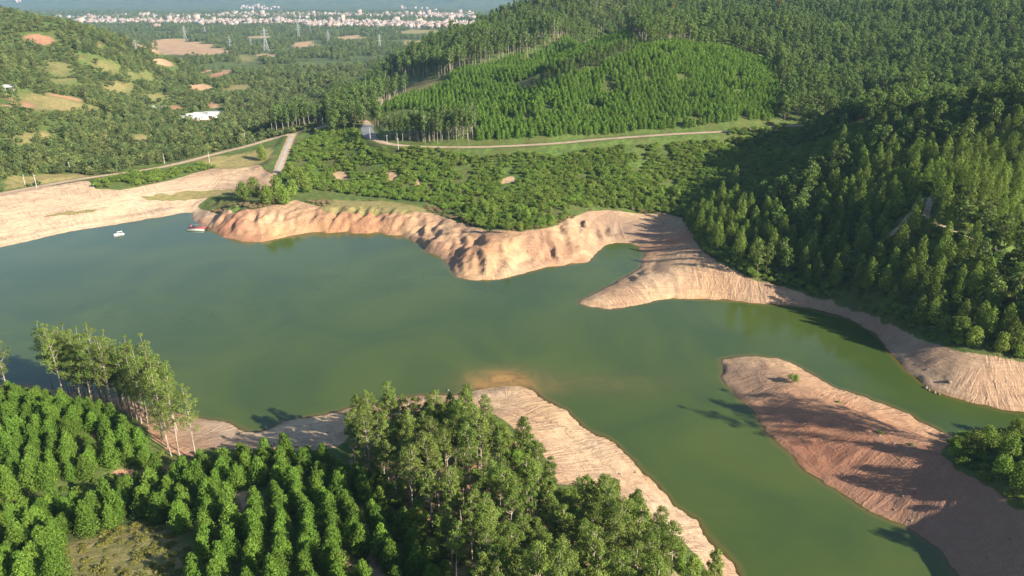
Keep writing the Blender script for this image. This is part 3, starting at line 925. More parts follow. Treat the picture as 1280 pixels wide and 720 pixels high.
P_leafy = [proto("leafy_tree", make_round(560 + i, 7.5, .12, 2.9, 1500, .27, 20, .12), B_brown, L_bush) for i in range(3)]
P_bush = [proto("shrub", make_bush(600 + i, 2.4 + .4 * (i % 2), 1.6, 420, .2), B_brown, L_bush) for i in range(4)]
P_dry = [proto("dry_shrub", make_bush(620 + i, 1.4, 1.3, 260, .16), B_brown, L_dry) for i in range(2)]
P_wild = [proto("hill_shrub", make_bush(660 + i, 2.6, 1.9, 300, .26), B_brown, L_far) for i in range(3)]
P_tuft = [proto("grass_tuft", make_bush(680 + i, .8, 1.1, 260, .12), B_brown, leaf_material("dry_grass", (.13, .15, .035), (.30, .27, .08), .4, .3)) for i in range(2)]
P_far = [proto("valley_tree", make_round(640 + i, 8.0 + .8 * i, .06, 4.2, 420, .52, 13, .2), B_brown, L_far) for i in range(4)]


def put(p, x, y, rz, s, label, group=None, cat="tree", sink=.12, z=None, sz=None):
    """one tree: an Empty at its foot that parents its trunk and its crown"""
    kind, tm, cm = p
    root = bpy.data.objects.new(kind, None)
    col.objects.link(root)
    root.location = (x, y, (float(H(x, y)) if z is None else z) - sink)
    root.rotation_euler = (0, 0, rz)
    root.scale = (s, s, sz or s)
    root.empty_display_size = .3
    tag(root, label, cat, group)
    link("trunk", tm, root)
    link("crown", cm, root)
    return root


def first(protos):
    return [None] * len(protos)


SRC = {}                                                   # mesh -> the object a mass of the same trees takes its shape from


def source(p):
    return SRC[p[1].name]


def put_many(protos, pts, label, group, cat="tree", smin=.85, smax=1.15, labels=None):
    for i, (x, y) in enumerate(pts):
        p = protos[rng.integers(len(protos))] if i >= len(protos) else protos[i]
        s = rng.uniform(smin, smax)
        lab = labels(x, y) if labels else label
        o = put(p, x, y, rng.uniform(0, 6.28), s, lab, group, cat, sz=s * rng.uniform(.92, 1.1))
        SRC.setdefault(p[1].name, o)


def mass(name, protos, pts, label, cat, smin=.8, smax=1.2, sink=.12):
    """the rest of a kind past the individuals: ONE object of kind stuff"""
    n = len(pts)
    if n == 0:
        return
    pts = np.asarray(pts)
    x, y = pts[:, 0], pts[:, 1]
    me = bpy.data.meshes.new(name)
    me.vertices.add(n)
    me.vertices.foreach_set('co', np.stack([x, y, H(x, y) - sink], 1).astype(np.float32).ravel())
    a = me.attributes.new("turn", 'FLOAT_VECTOR', 'POINT')
    a.data.foreach_set('vector', np.stack([rng.normal(0, .03, n), rng.normal(0, .03, n), rng.uniform(0, 6.28, n)], 1).astype(np.float32).ravel())
    s = rng.uniform(smin, smax, n) * (.8 + .4 * vnoise(x / 14, y / 14, 5))
    a = me.attributes.new("size", 'FLOAT_VECTOR', 'POINT')
    a.data.foreach_set('vector', np.stack([s, s, s * rng.uniform(.9, 1.12, n)], 1).astype(np.float32).ravel())
    a = me.attributes.new("pick", 'INT', 'POINT')
    a.data.foreach_set('value', rng.integers(0, len(protos), n).astype(np.int32))
    o = tag(link(name, me), label, cat, None, 'stuff')
    ng = bpy.data.node_groups.new(name + "_planting", 'GeometryNodeTree')
    ng.interface.new_socket("Geometry", in_out='INPUT', socket_type='NodeSocketGeometry')
    ng.interface.new_socket("Geometry", in_out='OUTPUT', socket_type='NodeSocketGeometry')
    N, Lk = ng.nodes.new, ng.links.new
    gi, go = N('NodeGroupInput'), N('NodeGroupOutput')
    iop = N('GeometryNodeInstanceOnPoints')
    jall = N('GeometryNodeJoinGeometry')
    for p in protos:
        root = source(p)
        j = N('GeometryNodeJoinGeometry')
        for ch in root.children:
            oi = N('GeometryNodeObjectInfo'); oi.transform_space = 'ORIGINAL'
            oi.inputs['Object'].default_value = ch
            Lk(oi.outputs['Geometry'], j.inputs[0])
        g2i = N('GeometryNodeGeometryToInstance'); Lk(j.outputs[0], g2i.inputs[0]); Lk(g2i.outputs[0], jall.inputs[0])
    Lk(gi.outputs[0], iop.inputs['Points']); Lk(jall.outputs[0], iop.inputs['Instance'])
    iop.inputs['Pick Instance'].default_value = True
    for nm, typ, sock in (("turn", 'FLOAT_VECTOR', 'Rotation'), ("size", 'FLOAT_VECTOR', 'Scale'), ("pick", 'INT', 'Instance Index')):
        at_ = N('GeometryNodeInputNamedAttribute'); at_.data_type = typ; at_.inputs['Name'].default_value = nm
        Lk(at_.outputs[0], iop.inputs[sock])
    Lk(iop.outputs[0], go.inputs[0])
    md = o.modifiers.new("planting", 'NODES'); md.node_group = ng
    return o


# ------------------------------------------------------------------ where they grow
def grid(poly, dx, dy=None, ang=0., jit=.35, warp=0., free=False):
    """jittered rows inside a ground outline"""
    dy = dy or dx
    poly = np.asarray(poly, float)
    c, s = math.cos(ang), math.sin(ang)
    q = np.stack([poly[:, 0] * c + poly[:, 1] * s, -poly[:, 0] * s + poly[:, 1] * c], 1)
    lo, hi = q.min(0), q.max(0)
    gx, gy = np.meshgrid(np.arange(lo[0], hi[0], dx), np.arange(lo[1], hi[1], dy))
    u = gx.ravel() + rng.uniform(-jit, jit, gx.size) * dx
    v = gy.ravel() + rng.uniform(-jit, jit, gx.size) * dy
    v = v + warp * (np.sin(u / 13 + v / 31) + .6 * np.sin(u / 5.7 + 1.3))
    x, y = u * c - v * s, u * s + v * c
    ok = inside(poly, x, y) & (free | (G(no_tree, x, y) < .5)) & (G(sd, x, y) > 1.5)
    return np.stack([x[ok], y[ok]], 1)


def minus(pts, *polys):
    ok = np.ones(len(pts), bool)
    for p in polys:
        ok &= ~inside(p, pts[:, 0], pts[:, 1])
    return pts[ok]


def thin(pts, f, scale=18., seed=77):
    """drop plants where a slow noise is low, so the stand has gaps"""
    n = fbm(pts[:, 0] / scale, pts[:, 1] / scale, seed, 3)
    return pts[(n > f)]


def seen(pts, top=9., margin=160, offs=(-25, 0, 25)):
    """plants that some camera near the photograph's could see over the ground in between"""
    if len(pts) == 0:
        return pts
    x, y = pts[:, 0], pts[:, 1]
    z = H(x, y) + top
    u, v, d = pix(x, y, z)
    ok = (d > 1) & (u > -margin) & (u < 1280 + margin) & (v > -margin) & (v < 720 + margin * .6)
    vis = np.zeros(len(x), bool)
    for o in offs:
        free = np.ones(len(x), bool)
        for t in np.linspace(.12, .985, 70):
            px_, py_ = o + (x - o) * t, y * t
            free &= H(px_, py_) < CAMZ + (z - CAMZ) * t + .5
        vis |= free
    return pts[ok & vis]


def split(pts, n=300, top=4.):
    """the n that show largest in the photograph, and the rest"""
    x, y = pts[:, 0], pts[:, 1]
    z = H(x, y) + top
    u, v, d = pix(x, y, z)
    infr = (u > -5) & (u < 1285) & (v > -5) & (v < 722)
    vis = np.ones(len(x), bool)
    for t in np.linspace(.3, .985, 60):
        vis &= H(x * t, y * t) < CAMZ + (z - CAMZ) * t
    sc = np.where(infr & vis, 1.0 / d, 0)
    o = np.argsort(-sc)
    k = int(min(n, (sc > 0).sum()))
    return pts[o[:k]], pts[o[k:]]


C_GRASS = np.mean(DIRT_W[0][0], axis=0); C_EARTH = np.mean(DIRT_W[1][0], axis=0)


def label_young(x, y):
    if math.hypot(x - C_GRASS[0], y - C_GRASS[1]) < 13: return "bushy young eucalyptus around the dry grass clearing of the near plantation"
    if math.hypot(x - C_EARTH[0], y - C_EARTH[1]) < 9: return "bushy young eucalyptus beside the bare earth patch among the near rows"
    if inside(Z_KNOLL, np.array([x]), np.array([y]))[0]: return "bushy young eucalyptus on the knoll in front of the left shore trees"
    if x > -38: return "bushy young eucalyptus in the rows closest to the tall near stand"
    if y > 118: return "bushy young eucalyptus in the rows just above the near gully and shore"
    return "bushy young eucalyptus in the plantation rows along the lower left edge"


def label_tall(x, y):
    if y > 134 and x < -18: return "slender tall eucalyptus at the near stand's left end above the pale shore"
    if y > 132: return "slender tall eucalyptus at the near stand's tip behind the orange spit"
    if x > 14: return "slender tall eucalyptus of the near stand along the lower sandy beach"
    if y < 112: return "slender tall eucalyptus with pale trunk at the near stand's lower edge"
    return "slender tall eucalyptus with pale trunk in the middle of the near stand"


def label_hill(x, y):
    if y < 205: return "pointed slender eucalyptus above the eroded right bank at the picture's right edge"
    if float(G(sd, np.array([x]), np.array([y]))[0]) < 32: return "pointed slender eucalyptus low on the right hillside just above the shaded shore"
    if G(road_d, np.array([x]), np.array([y]))[0] < 15: return "pointed slender eucalyptus beside the small track on the right hillside"
    if x > 165: return "pointed slender eucalyptus on the crest of the right hillside"
    return "pointed slender eucalyptus halfway up the right hillside, its tip catching sun"


def label_plot(x, y):
    if G(road_d, np.array([x]), np.array([y]))[0] < 16: return "small conical eucalyptus along the upper edge of the dirt road"
    if x < 20: return "small conical eucalyptus left on the plantation knoll beside the tall grove"
    if x > 110: return "small conical eucalyptus on the right flank of the bright plantation knoll"
    return "small conical eucalyptus in the middle of the bright plantation knoll"


Z_KNOLL = hits([(-90, 515), (0, 505), (40, 505), (90, 514), (130, 522), (160, 540), (185, 575), (190, 588), (130, 597), (60, 614), (0, 630), (-90, 640)])
Z_LOWER = hits([(-90, 660), (0, 650), (90, 634), (180, 608), (250, 590), (300, 580), (350, 574), (400, 578), (440, 594), (470, 625), (520, 680), (560, 730), (590, 790), (480, 840), (-110, 840)])
Z_TALL = hits([(430, 576), (440, 560), (480, 550), (540, 545), (590, 548), (628, 568), (658, 596), (682, 626), (698, 650), (745, 650), (790, 676), (835, 710), (864, 738), (886, 764), (895, 810), (880, 860), (600, 850), (572, 750), (545, 690), (500, 640), (460, 605), (435, 590)])
ROWA = math.atan2(-.94, .34)
young = np.concatenate([grid(Z_KNOLL, 2.2, 3.3, ROWA, .22, .7), grid(Z_LOWER, 2.2, 4.1, ROWA, .17, 1.2)])
young = young[fbm(young[:, 0] / 9, young[:, 1] / 9, 90, 2) > .27]
tall = grid(Z_TALL, 3.5, 3.7, .5, .42)
tall = tall[fbm(tall[:, 0] / 10, tall[:, 1] / 10, 93, 2) > .28 + .14 * sstep(18, 34, tall[:, 0])]
a, b = split(young, 300, 4.5)
put_many(P_young, a, None, "young eucalyptus trees in the near plantation rows", "tree", .72, 1.2, label_young)
mass("young_plantation", P_young, b, "further bushy young eucalyptus trees of the near plantation", "trees", .82, 1.12)
put_many(P_tall, tall, None, "tall eucalyptus trees in the near stand", "tree", .84, 1.14, label_tall)

# the lakeside group on the left
grp = "tall eucalyptus trees on the left shore"
for (px, py, s, v, lab) in [(12, 496, .98, 0, "lone tall eucalyptus cut by the left edge of the view beside the lake"), (-14, 500, .9, 1, "tall eucalyptus outside the edge"),
                            (66, 484, 1.0, 1, "pale straight eucalyptus first from the left of the lakeside row"), (78, 486, 1.06, 2, "pale straight eucalyptus second from the left of the lakeside row"), (92, 488, 1.02, 3, "pale straight eucalyptus third from the left of the lakeside row"),
                            (246, 574, 1.0, 4, "thin pale eucalyptus with long bare trunk, rightmost of the left shore group"), (224, 572, 1.0, 2, "thin eucalyptus with long bare trunk, second from right of the left shore group"), (210, 560, 1.0, 0, "thick-crowned eucalyptus on bare red earth above left shore, third from right"), (203, 552, 1.04, 3, "eucalyptus with forked trunk on bare red earth above the left shore"), (214, 570, .8, 1, "shorter eucalyptus with low green crown at the red earth of the left shore")]:
    x, y = hit(px, py)[:2]
    if px < 0: continue
    o = put(P_lake[v], x, y, rng.uniform(0, 6.28), s, lab, grp)
    SRC.setdefault(P_lake[v][1].name, o)
Z_LAKE = hits([(80, 486), (98, 487), (130, 490), (165, 500), (200, 514), (222, 530), (232, 550), (205, 548), (180, 536), (150, 522), (120, 513), (80, 506)])
lk = grid(Z_LAKE, 2.7, 2.8, .3, .4, 0, True)
rng.shuffle(lk)
lk = lk[:56]
put_many(P_lake, lk, "tall eucalyptus in the dense dark clump on the left shore", grp, "tree", .82, 1.06)

# right hillside
Z_RIGHT = [(78, 268), (70, 300), (80, 330), (95, 345), (130, 352), (160, 385), (195, 425), (260, 430), (420, 380), (430, 180), (200, 140), (162, 158), (148, 172), (136, 186), (124, 200), (108, 216), (92, 236), (84, 250)]
right = grid(Z_RIGHT, 5.1, 5.1, .35, .42)
right = right[G(veg_s, right[:, 0], right[:, 1]) > .8]
nose = inside([(78, 318), (110, 308), (152, 318), (172, 368), (130, 368), (92, 352)], right[:, 0], right[:, 1])
right = right[~nose | (rng.uniform(0, 1, len(right)) < .2)]
right = seen(right, 12)
crest = fbm(right[:, 0] / 30, right[:, 1] / 30, 98, 3) + sstep(290, 370, right[:, 1]) * .35
rr = right[crest > .66]; right = right[crest <= .66]
a, b = split(right, 300, 9)
put_many(P_hill, a, None, "eucalyptus trees on the right hillside", "tree", .8, 1.15, label_hill)
mass("hillside_forest", P_hill, b, "further pointed eucalyptus trees covering the right hillside", "trees", .75, 1.1)

# plantation knoll above the road
Z_PLOT = hits([(475, 174), (540, 179), (600, 177), (700, 172), (800, 164), (900, 158), (965, 151), (985, 132), (975, 105), (955, 80), (925, 67), (890, 60), (850, 57), (812, 62), (800, 53), (760, 48), (700, 55), (640, 73), (590, 87), (545, 103), (500, 126), (475, 140)])
Z_GULLY = hits([(652, 113), (700, 101), (745, 86), (790, 70), (815, 52), (800, 46), (770, 60), (730, 76), (690, 90), (648, 103)])
Z_GROVE = hits([(474, 176), (540, 180), (592, 178), (598, 162), (570, 143), (520, 136), (474, 142)])
plot = minus(grid(Z_PLOT, 2.7, 2.5, .1, .26, .8), Z_GROVE, Z_GULLY)
shade_trees = seen(grid(Z_GULLY, 4.2, 4.2, .3, .42, 0, True), 7)  # dark trees planted in place of the shadow band behind the knoll's crest
plot = plot[fbm(plot[:, 0] / 12, plot[:, 1] / 12, 99, 2) > .25]
plot = seen(plot, 5)
a, b = split(plot, 300, 4)
put_many(P_plot, a, None, "young eucalyptus trees on the plantation knoll", "tree", .85, 1.15, label_plot)
mass("knoll_plantation", P_plot, b, "further small conical eucalyptus trees covering the plantation knoll", "trees", .8, 1.1)
put_many(P_round, shade_trees[:85], "dark bushy tree added to stand in for the shadow band across the plantation knoll", "dark trees in the knoll's gully", "tree", .42, .62)
grove = grid(Z_GROVE, 3.4, 3.4, .2, .35)
put_many(P_ridge, grove[:95], "straight slim eucalyptus in the grove behind the bend of the dirt road", "eucalyptus grove behind the road bend", "tree", .72, .95)

# woods of the upper hill
Z_UP = [(-118, 470), (-150, 640), (-120, 760), (-60, 860), (60, 930), (700, 930), (760, 520), (600, 300), (420, 380), (260, 430), (195, 425), (160, 400), (150, 440), (40, 450), (-70, 460)]
up = grid(Z_UP, 5.4, 5.4, .2, .45)
up = minus(up, Z_PLOT, Z_GROVE, Z_RIGHT)
up = seen(up, 15)
edge = (up[:, 0] < 130) & (up[:, 1] > 520)
rid, upw = up[edge], up[~edge]
a, b = split(rid, 130, 12)
put_many(P_ridge, a, "tall pale-trunked eucalyptus on the skyline ridge behind the plantation plot", "tall eucalyptus trees along the skyline ridge", "tree", .85, 1.2)
mass("ridge_forest", P_ridge, b, "further tall eucalyptus trees along the skyline ridge", "trees", .8, 1.2)
upw = np.concatenate([upw, rr])
a, b = split(upw, 190, 10)
put_many(P_round, a, "round-topped tree in the dark woods of the upper right hills", "trees in the woods of the upper right hills", "tree", .75, 1.1)
mass("upper_woods", P_round, b, "dense dark woods covering the upper right hills", "woods", .75, 1.15)
for px, py, lab in [(838, 20, "withered rust-red tree at the top of the dark upper woods, left one"), (970, 14, "withered rust-red tree at the top of the dark upper woods, right one")]:
    x, y = hit(px, py + 4)[:2]
    put(P_rust[0], x, y - 6, rng.uniform(0, 6), 1.35, lab, None)

# scrub on the slope under the road
Z_SCRUB = hits([(350, 225), (362, 205), (372, 182), (400, 164), (440, 156), (452, 176), (468, 189), (600, 197), (700, 193), (800, 183), (900, 178), (968, 170), (975, 185), (930, 215), (890, 245), (872, 268), (850, 268), (790, 262), (740, 258), (715, 272), (690, 284), (650, 289), (612, 286), (590, 281), (560, 268), (545, 256), (430, 242), (400, 238)])
scrub = grid(Z_SCRUB, 1.5, 1.9, .08, .3)
scrub = thin(scrub, .30, 13)
a, b = split(scrub, 130, 2)
put_many(P_bush, a, None, "shrubs on the slope under the dirt road", "shrub", .4, 1.05, lambda x, y: "leafy green shrub near the left point on the slope under the dirt road" if x < -60 else ("leafy green shrub low on the slope above the middle mound of the far shore" if x < 20 else "leafy green shrub on the slope under the dirt road, above the mud cove"))
mass("slope_scrub", P_bush, b, "dense leafy scrub on the slope between dirt road and far shore", "scrub", .35, 1.15)
fringe = hits([(240, 262), (300, 256), (380, 246), (430, 246), (540, 258), (600, 280), (650, 286), (700, 276), (740, 262), (790, 262), (840, 264), (840, 274), (790, 272), (760, 268), (735, 272), (690, 291), (640, 298), (600, 296), (560, 282), (480, 268), (400, 266), (330, 266), (262, 268)])
fr = thin(grid(fringe, 2.2, 2.2, .1, .45), .42, 9)
put_many(P_dry, fr[:130], "dry brown shrub on the bare rim above the ochre far shore", "dry shrubs along the far shore rim", "shrub", .5, 1.2)

# lower fringe of the right hillside
fr2 = hits([(868, 300), (885, 322), (940, 352), (1000, 366), (1050, 379), (1100, 402), (1150, 428), (1200, 446), (1290, 460), (1290, 440), (1200, 430), (1140, 408), (1080, 384), (1000, 358), (940, 338), (880, 292)])
f2 = grid(fr2, 2.3, 2.3, .3, .42)
mass("foot_scrub", P_bush, f2[45:], "dense dark scrub along the foot of the right hillside", "scrub", .5, 1.1)
put_many(P_bush, f2[:45], "dark green shrub along the foot of the shaded right hillside", "shrubs along the foot of the right hillside", "shrub", .5, 1.1)
tr2 = [(1198, 425, 1.0), (1216, 432, .8), (1180, 415, .7), (1250, 440, .8), (1270, 436, 1.0), (1150, 405, .7)]
for i, (px, py, s) in enumerate(tr2):
    x, y = hit(px, py)[:2]
    put(P_leafy[i % 3], x, y, i * 1.3, s, "spreading leafy tree at the foot of the right hillside above eroded bank", "leafy trees above the eroded right bank")

ff = grid(Z_RIGHT, 2.6, 2.6, .6, .45)
ff = ff[(G(sd, ff[:, 0], ff[:, 1]) < 60) & (G(veg_s, ff[:, 0], ff[:, 1]) > .7)]
mass("slope_undergrowth", P_bush, ff, "dark undergrowth between the trees low on the right hillside", "undergrowth", .5, 1.3)
pg = grid(VEG_P, 2.2, 2.2, .4, .45)
pg = seen(pg[(pg[:, 0] < 150) & (pg[:, 1] > 95)], 3)
mass("point_undergrowth", P_bush, pg, "dark undergrowth covering the wooded end of the right point", "undergrowth", .5, 1.1)
ns = grid([(74, 322), (110, 306), (155, 316), (176, 372), (150, 412), (120, 405), (88, 356)], 1.9, 1.9, .3, .42)
mass("gully_scrub", P_bush, thin(ns, .28, 12), "dense green scrub in the gully below the end of the dirt road", "scrub", .5, 1.3)
rimt = thin(grid(hits([(430, 240), (540, 252), (600, 274), (650, 282), (710, 268), (745, 256), (850, 262), (850, 240), (760, 236), (700, 250), (640, 262), (560, 245), (440, 225)]), 5.5, 5.5, .3, .45), .4, 16)
put_many(P_leafy, rimt[:45], "leafy small tree in the lush strip above the far shore's cliffs", "small trees above the far shore's cliffs", "tree", .35, .7)
# left peninsula trees
for i, (px, py, s, lab) in enumerate([(304, 250, .75, "dark round leafy tree, leftmost on the point above the ochre cliff"), (318, 245, .8, "dark leafy tree behind the point's leftmost tree"), (334, 256, .8, "bright yellow-green leafy tree at the cliff edge beside the path's lower end"),
                                      (348, 248, .95, "tallest leafy tree at the end of the pale path above the cliff"), (356, 256, .7, "low leafy tree below the path's end nearest the cliff"), (366, 246, .75, "leafy tree right of the path's end above the cliff"), (374, 232, .8, "leafy tree right of the pale path, middle of the slope"),
                                      (384, 240, .7, "small leafy tree right of the pale path on the slope above the cliffs"), (393, 232, .65, "leafy tree beside the orange scar on the left slope"), (364, 220, .6, "small leafy tree beside upper end of the pale path"), (328, 200, .7, "leafy tree left of the pale path beside the dam road")]):
    x, y = hit(px, py)[:2]
    put(P_leafy[i % 3], x, y, i * 1.7, s * 1.6, lab, "leafy trees on the left point")
x, y = hit(634, 292)[:2]
o = put(P_hill[1], x, y, 1, .72, "single conical grey-green tree on the mound above the far shore", None)
for i, (px, py) in enumerate([(612, 290), (650, 288), (664, 284), (690, 280)]):
    x, y = hit(px, py)[:2]
    put(P_leafy[i % 3], x, y, i, .5, "small leafy tree on the rim of the mound above the far shore", "small trees on the mound's rim")
x, y = hit(878, 205)[:2]
for i, (px, py, s) in enumerate([(915, 200, .95), (926, 206, .8)]):
    x, y = hit(px, py)[:2]
    put(P_leafy[i], x, y, i, s, ["large pale round tree in the gully below the end of the dirt road", "smaller pale round tree in the gully below the end of the dirt road"][i], None)

# tall trees around the junction
Z_JUNC = hits([(338, 170), (380, 160), (420, 152), (450, 146), (452, 134), (420, 138), (380, 146), (350, 156)])
jn = grid(Z_JUNC, 3.8, 3.8, .2, .4)
put_many(P_ridge, jn[:65], "tall bushy eucalyptus in the row behind the road junction", "tall trees behind the road junction", "tree", .8, 1.1)

# hedge along the dam road, far left hills, valley
Z_HEDGE = hits([(118, 234), (150, 237), (210, 225), (262, 212), (325, 201), (332, 198), (300, 200), (250, 206), (200, 216), (150, 222), (122, 227)])
hd = thin(grid(Z_HEDGE, 2.2, 2.2, 0, .45), .36, 8)
rng.shuffle(hd)
mass("roadside_scrub", P_bush, hd[40:], "overgrown green strip between dam road and pale beach", "scrub", .5, 1.3)
put_many(P_bush, hd[:40], "green shrub in the overgrown strip between dam road and pale beach", "shrubs between the dam road and the beach", "shrub", .5, 1.3)
Z_LEFT = [(-700, 330), (-330, 345), (-252, 352), (-215, 392), (-165, 470), (-130, 480), (-140, 640), (-200, 900), (-420, 1050), (-1100, 1150), (-1100, 500)]
lf = grid(Z_LEFT, 4.6, 4.6, .3, .45)
lf = lf[(G(sd, lf[:, 0], lf[:, 1]) > 30) & (G(road_d, lf[:, 0], lf[:, 1]) > 7)]
lf = thin(lf, .47, 30, 87)
lf = seen(lf, 5)
a, b = split(lf, 300, 4)
put_many(P_far, a, None, "trees on the slope behind the dam road", "tree", .38, .8, lambda x, y: "bushy tree right behind the dam road at the foot of the wooded slope" if G(road_d, np.array([x]), np.array([y]))[0] < 22 else "bushy tree higher on the wooded slope behind the dam road and pale beach")
mass("left_hill_woods", P_far, b, "mixed green woods covering the far left hill", "woods", .4, .85)
hs = seen(thin(grid(Z_LEFT, 3.3, 3.3, .7, .48), .38, 20, 61), 3)
hs = hs[G(sd, hs[:, 0], hs[:, 1]) > 20]
put_many(P_wild, hs[:12], "low shrub in the patchy scrub of the far left hill", "shrubs of the far left hill", "shrub", .7, 1.2)
mass("hillside_scrub", P_wild, hs[12:], "patchy yellow-green scrub among the woods of the far left hill", "scrub", .5, 1.3)
Z_VAL = [(-130, 620), (-80, 900), (0, 1300), (60, 2800), (-2300, 2800), (-1500, 1500), (-1000, 1050), (-420, 1000), (-200, 880)]
va = grid(Z_VAL, 8, 8, .2, .45)
va = thin(va, .47, 60, 83)
va = seen(va, 8, 60)
mass("valley_woods", P_far, va, "hazy woods spread over the valley beyond the left hill", "woods", .4, 1.0)
Z_VAL2 = [(60, 2800), (300, 4200), (-3400, 4200), (-2300, 2800)]
va = grid(Z_VAL2, 20, 20, .2, .45)
va = seen(thin(va, .45, 160, 81), 8, 40)
mass("plain_woods", P_far, va, "hazy blue woods on the plain in front of the town", "woods", .8, 1.7)

# the stand's leafy edge towards the beach
Z_EDGE = hits([(470, 538), (520, 524), (590, 516), (626, 530), (656, 560), (682, 596), (696, 618), (742, 616), (790, 648), (835, 678), (868, 708), (890, 738), (878, 752), (840, 716), (790, 680), (745, 654), (700, 652), (680, 630), (640, 584), (590, 550), (480, 552)])
ed = grid(Z_EDGE, 2.7, 2.7, .3, .42)
put_many(P_leafy, ed[::2], "low leafy tree at the beach edge of the tall near stand", "low trees along the near stand's beach edge", "tree", .34, .62)
put_many(P_bush, ed[1::2], "green shrub at the beach edge of the tall near stand", "shrubs under the tall eucalyptus stand", "shrub", .5, 1.1)

# near understory
us = grid(Z_TALL, 3.2, 3.2, .1, .45)
us = thin(us, .42, 10, 55)
rng.shuffle(us)
mass("stand_undergrowth", P_bush, us[45:], "low green undergrowth beneath the tall eucalyptus stand", "undergrowth", .5, 1.15)
put_many(P_bush, us[:45], "low green shrub under the tall eucalyptus stand beside the sandy spit", "shrubs under the tall eucalyptus stand", "shrub", .5, 1.15)
gl = hits([(440, 590), (470, 600), (540, 650), (580, 700), (600, 740), (560, 740), (520, 690), (470, 640)])
put_many(P_leafy, grid(gl, 3.4, 3.4, .4, .4)[:30], "leafy bright green sapling between the plantation rows and the tall stand", "saplings between the rows and the tall stand", "tree", .35, .6)
gv = np.concatenate([grid(hits([(185, 560), (240, 575), (300, 566), (360, 570), (420, 566), (440, 590), (400, 575), (300, 580), (200, 600), (60, 625), (-60, 650), (-60, 636), (60, 612), (180, 592)]), 2.6, 2.6, .2, .4)])
rng.shuffle(gv)
mass("gully_undergrowth", P_bush, gv[35:], "dark low undergrowth in the gully beside the near plantation", "undergrowth", .4, .9)
put_many(P_bush, gv[:35], "low dark shrub in the gully at the edge of the near plantation", "shrubs in the near gully", "shrub", .4, .9)
dr = np.concatenate([grid(hits(DIRT[0][0]), 3, 3, .2, .45)]) if False else None
gr_pts = []
for pl in (DIRT_W[0][0], DIRT_W[1][0]):
    q = np.asarray(pl); lo, hi = q.min(0), q.max(0)
    c_ = rng.uniform(lo, hi, (260, 2)); c_ = c_[inside(pl, c_[:, 0], c_[:, 1])]
    gr_pts.append(c_)
gr_pts = np.concatenate(gr_pts)
put_many(P_tuft, gr_pts[:110], "low dry yellow grass tuft on the clearing among the near plantation rows", "dry tufts on the near clearing", "grass tuft", .5, 1.1)

# right peninsula
for i, (px, py, s, lab) in enumerate([(1212, 572, .88, "large dark leafy tree first on the right point above the red bank"), (1232, 556, .7, "leafy tree behind the large dark tree on the right point"), (1250, 596, .7, "leafy tree under the dark large tree of the right point, lower side"), (1268, 548, .75, "leafy tree behind the right point's bushes at the picture's edge"), (1272, 610, .8, "leafy tree at the lower edge of the right point's thicket"), (1258, 575, .8, "leafy tree in the middle of the right point's thicket")]):
    x, y = hit(px, py)[:2]
    put(P_leafy[i % 3], x, y, i * 2.1, s, lab, "leafy trees on the right point")
x, y = hit(992, 477)[:2]
put(P_bush[0], x, y, 0, 1.05, "bright green shrub alone on the bare top of the right point", None, "shrub")
for px, py, s, lab in [(1048, 503, .42, "small dark tuft on the ridge of the bare right point, nearest the shrub"), (1100, 541, .55, "larger dark tuft in the middle of the bare red point"), (1139, 556, .4, "small dark tuft on the bare red point nearest the trees")]:
    x, y = hit(px, py)[:2]
    put(P_bush[1], x, y, 0, s, lab, None, "shrub", sz=s * .5)
off = np.array([(107, 126), (116, 127), (110, 131), (118, 131), (113, 130), (115, 134), (121, 127)], float)
put_many(P_lake, off, "tall bare-stemmed eucalyptus beyond the right edge behind the point", "trees beyond the right edge", "tree", 1.15, 1.3)
off = np.array([(121, 78), (126, 84), (133, 80), (128, 72), (136, 90), (142, 84), (138, 74), (119, 70), (146, 94), (130, 94), (124, 64), (136, 66), (116, 74), (122, 88)], float)
off = np.concatenate([off, rng.uniform((112, 62), (134, 92), (14, 2))])
put_many(P_round, off, "round-topped tree beyond the lower right corner", "trees beyond the lower right corner", "tree", .45, .8)
#@@PART4
# ------------------------------------------------------------------ built things
def box(c, s, rz=0.):
    x, y, z = np.array(s) / 2
    v = np.array([(-x, -y, -z), (x, -y, -z), (x, y, -z), (-x, y, -z), (-x, -y, z), (x, -y, z), (x, y, z), (-x, y, z)])
    cc, ss = math.cos(rz), math.sin(rz)
    v = np.stack([v[:, 0] * cc - v[:, 1] * ss, v[:, 0] * ss + v[:, 1] * cc, v[:, 2]], 1) + np.array(c)
    return v, np.array([(0, 3, 2, 1), (4, 5, 6, 7), (0, 1, 5, 4), (1, 2, 6, 5), (2, 3, 7, 6), (3, 0, 4, 7)])


def bar(a, b, r=.05, sides=4):
    return tube([a, (np.array(a, float) + np.array(b, float)) / 2, b], [r, r, r], sides)


def part(name, pieces, mat, parent, smooth=False):
    V, F_ = merge(pieces)
    return link(name, mesh_from(name, V, F_, mat, smooth=smooth), parent)


def empty(name, loc, rz=0., label=None, cat=None, group=None):
    o = bpy.data.objects.new(name, None)
    col.objects.link(o)
    o.location = loc; o.rotation_euler = (0, 0, rz)
    return tag(o, label, cat, group)


def copy_tree(o, loc, rz, s, label, group):
    r = o.copy(); col.objects.link(r)
    r.location = loc; r.rotation_euler = (0, 0, rz); r.scale = (s, s, s)
    r['label'] = label
    if group: r['group'] = group
    for ch in o.children:
        c = ch.copy(); col.objects.link(c); c.parent = r
    return r


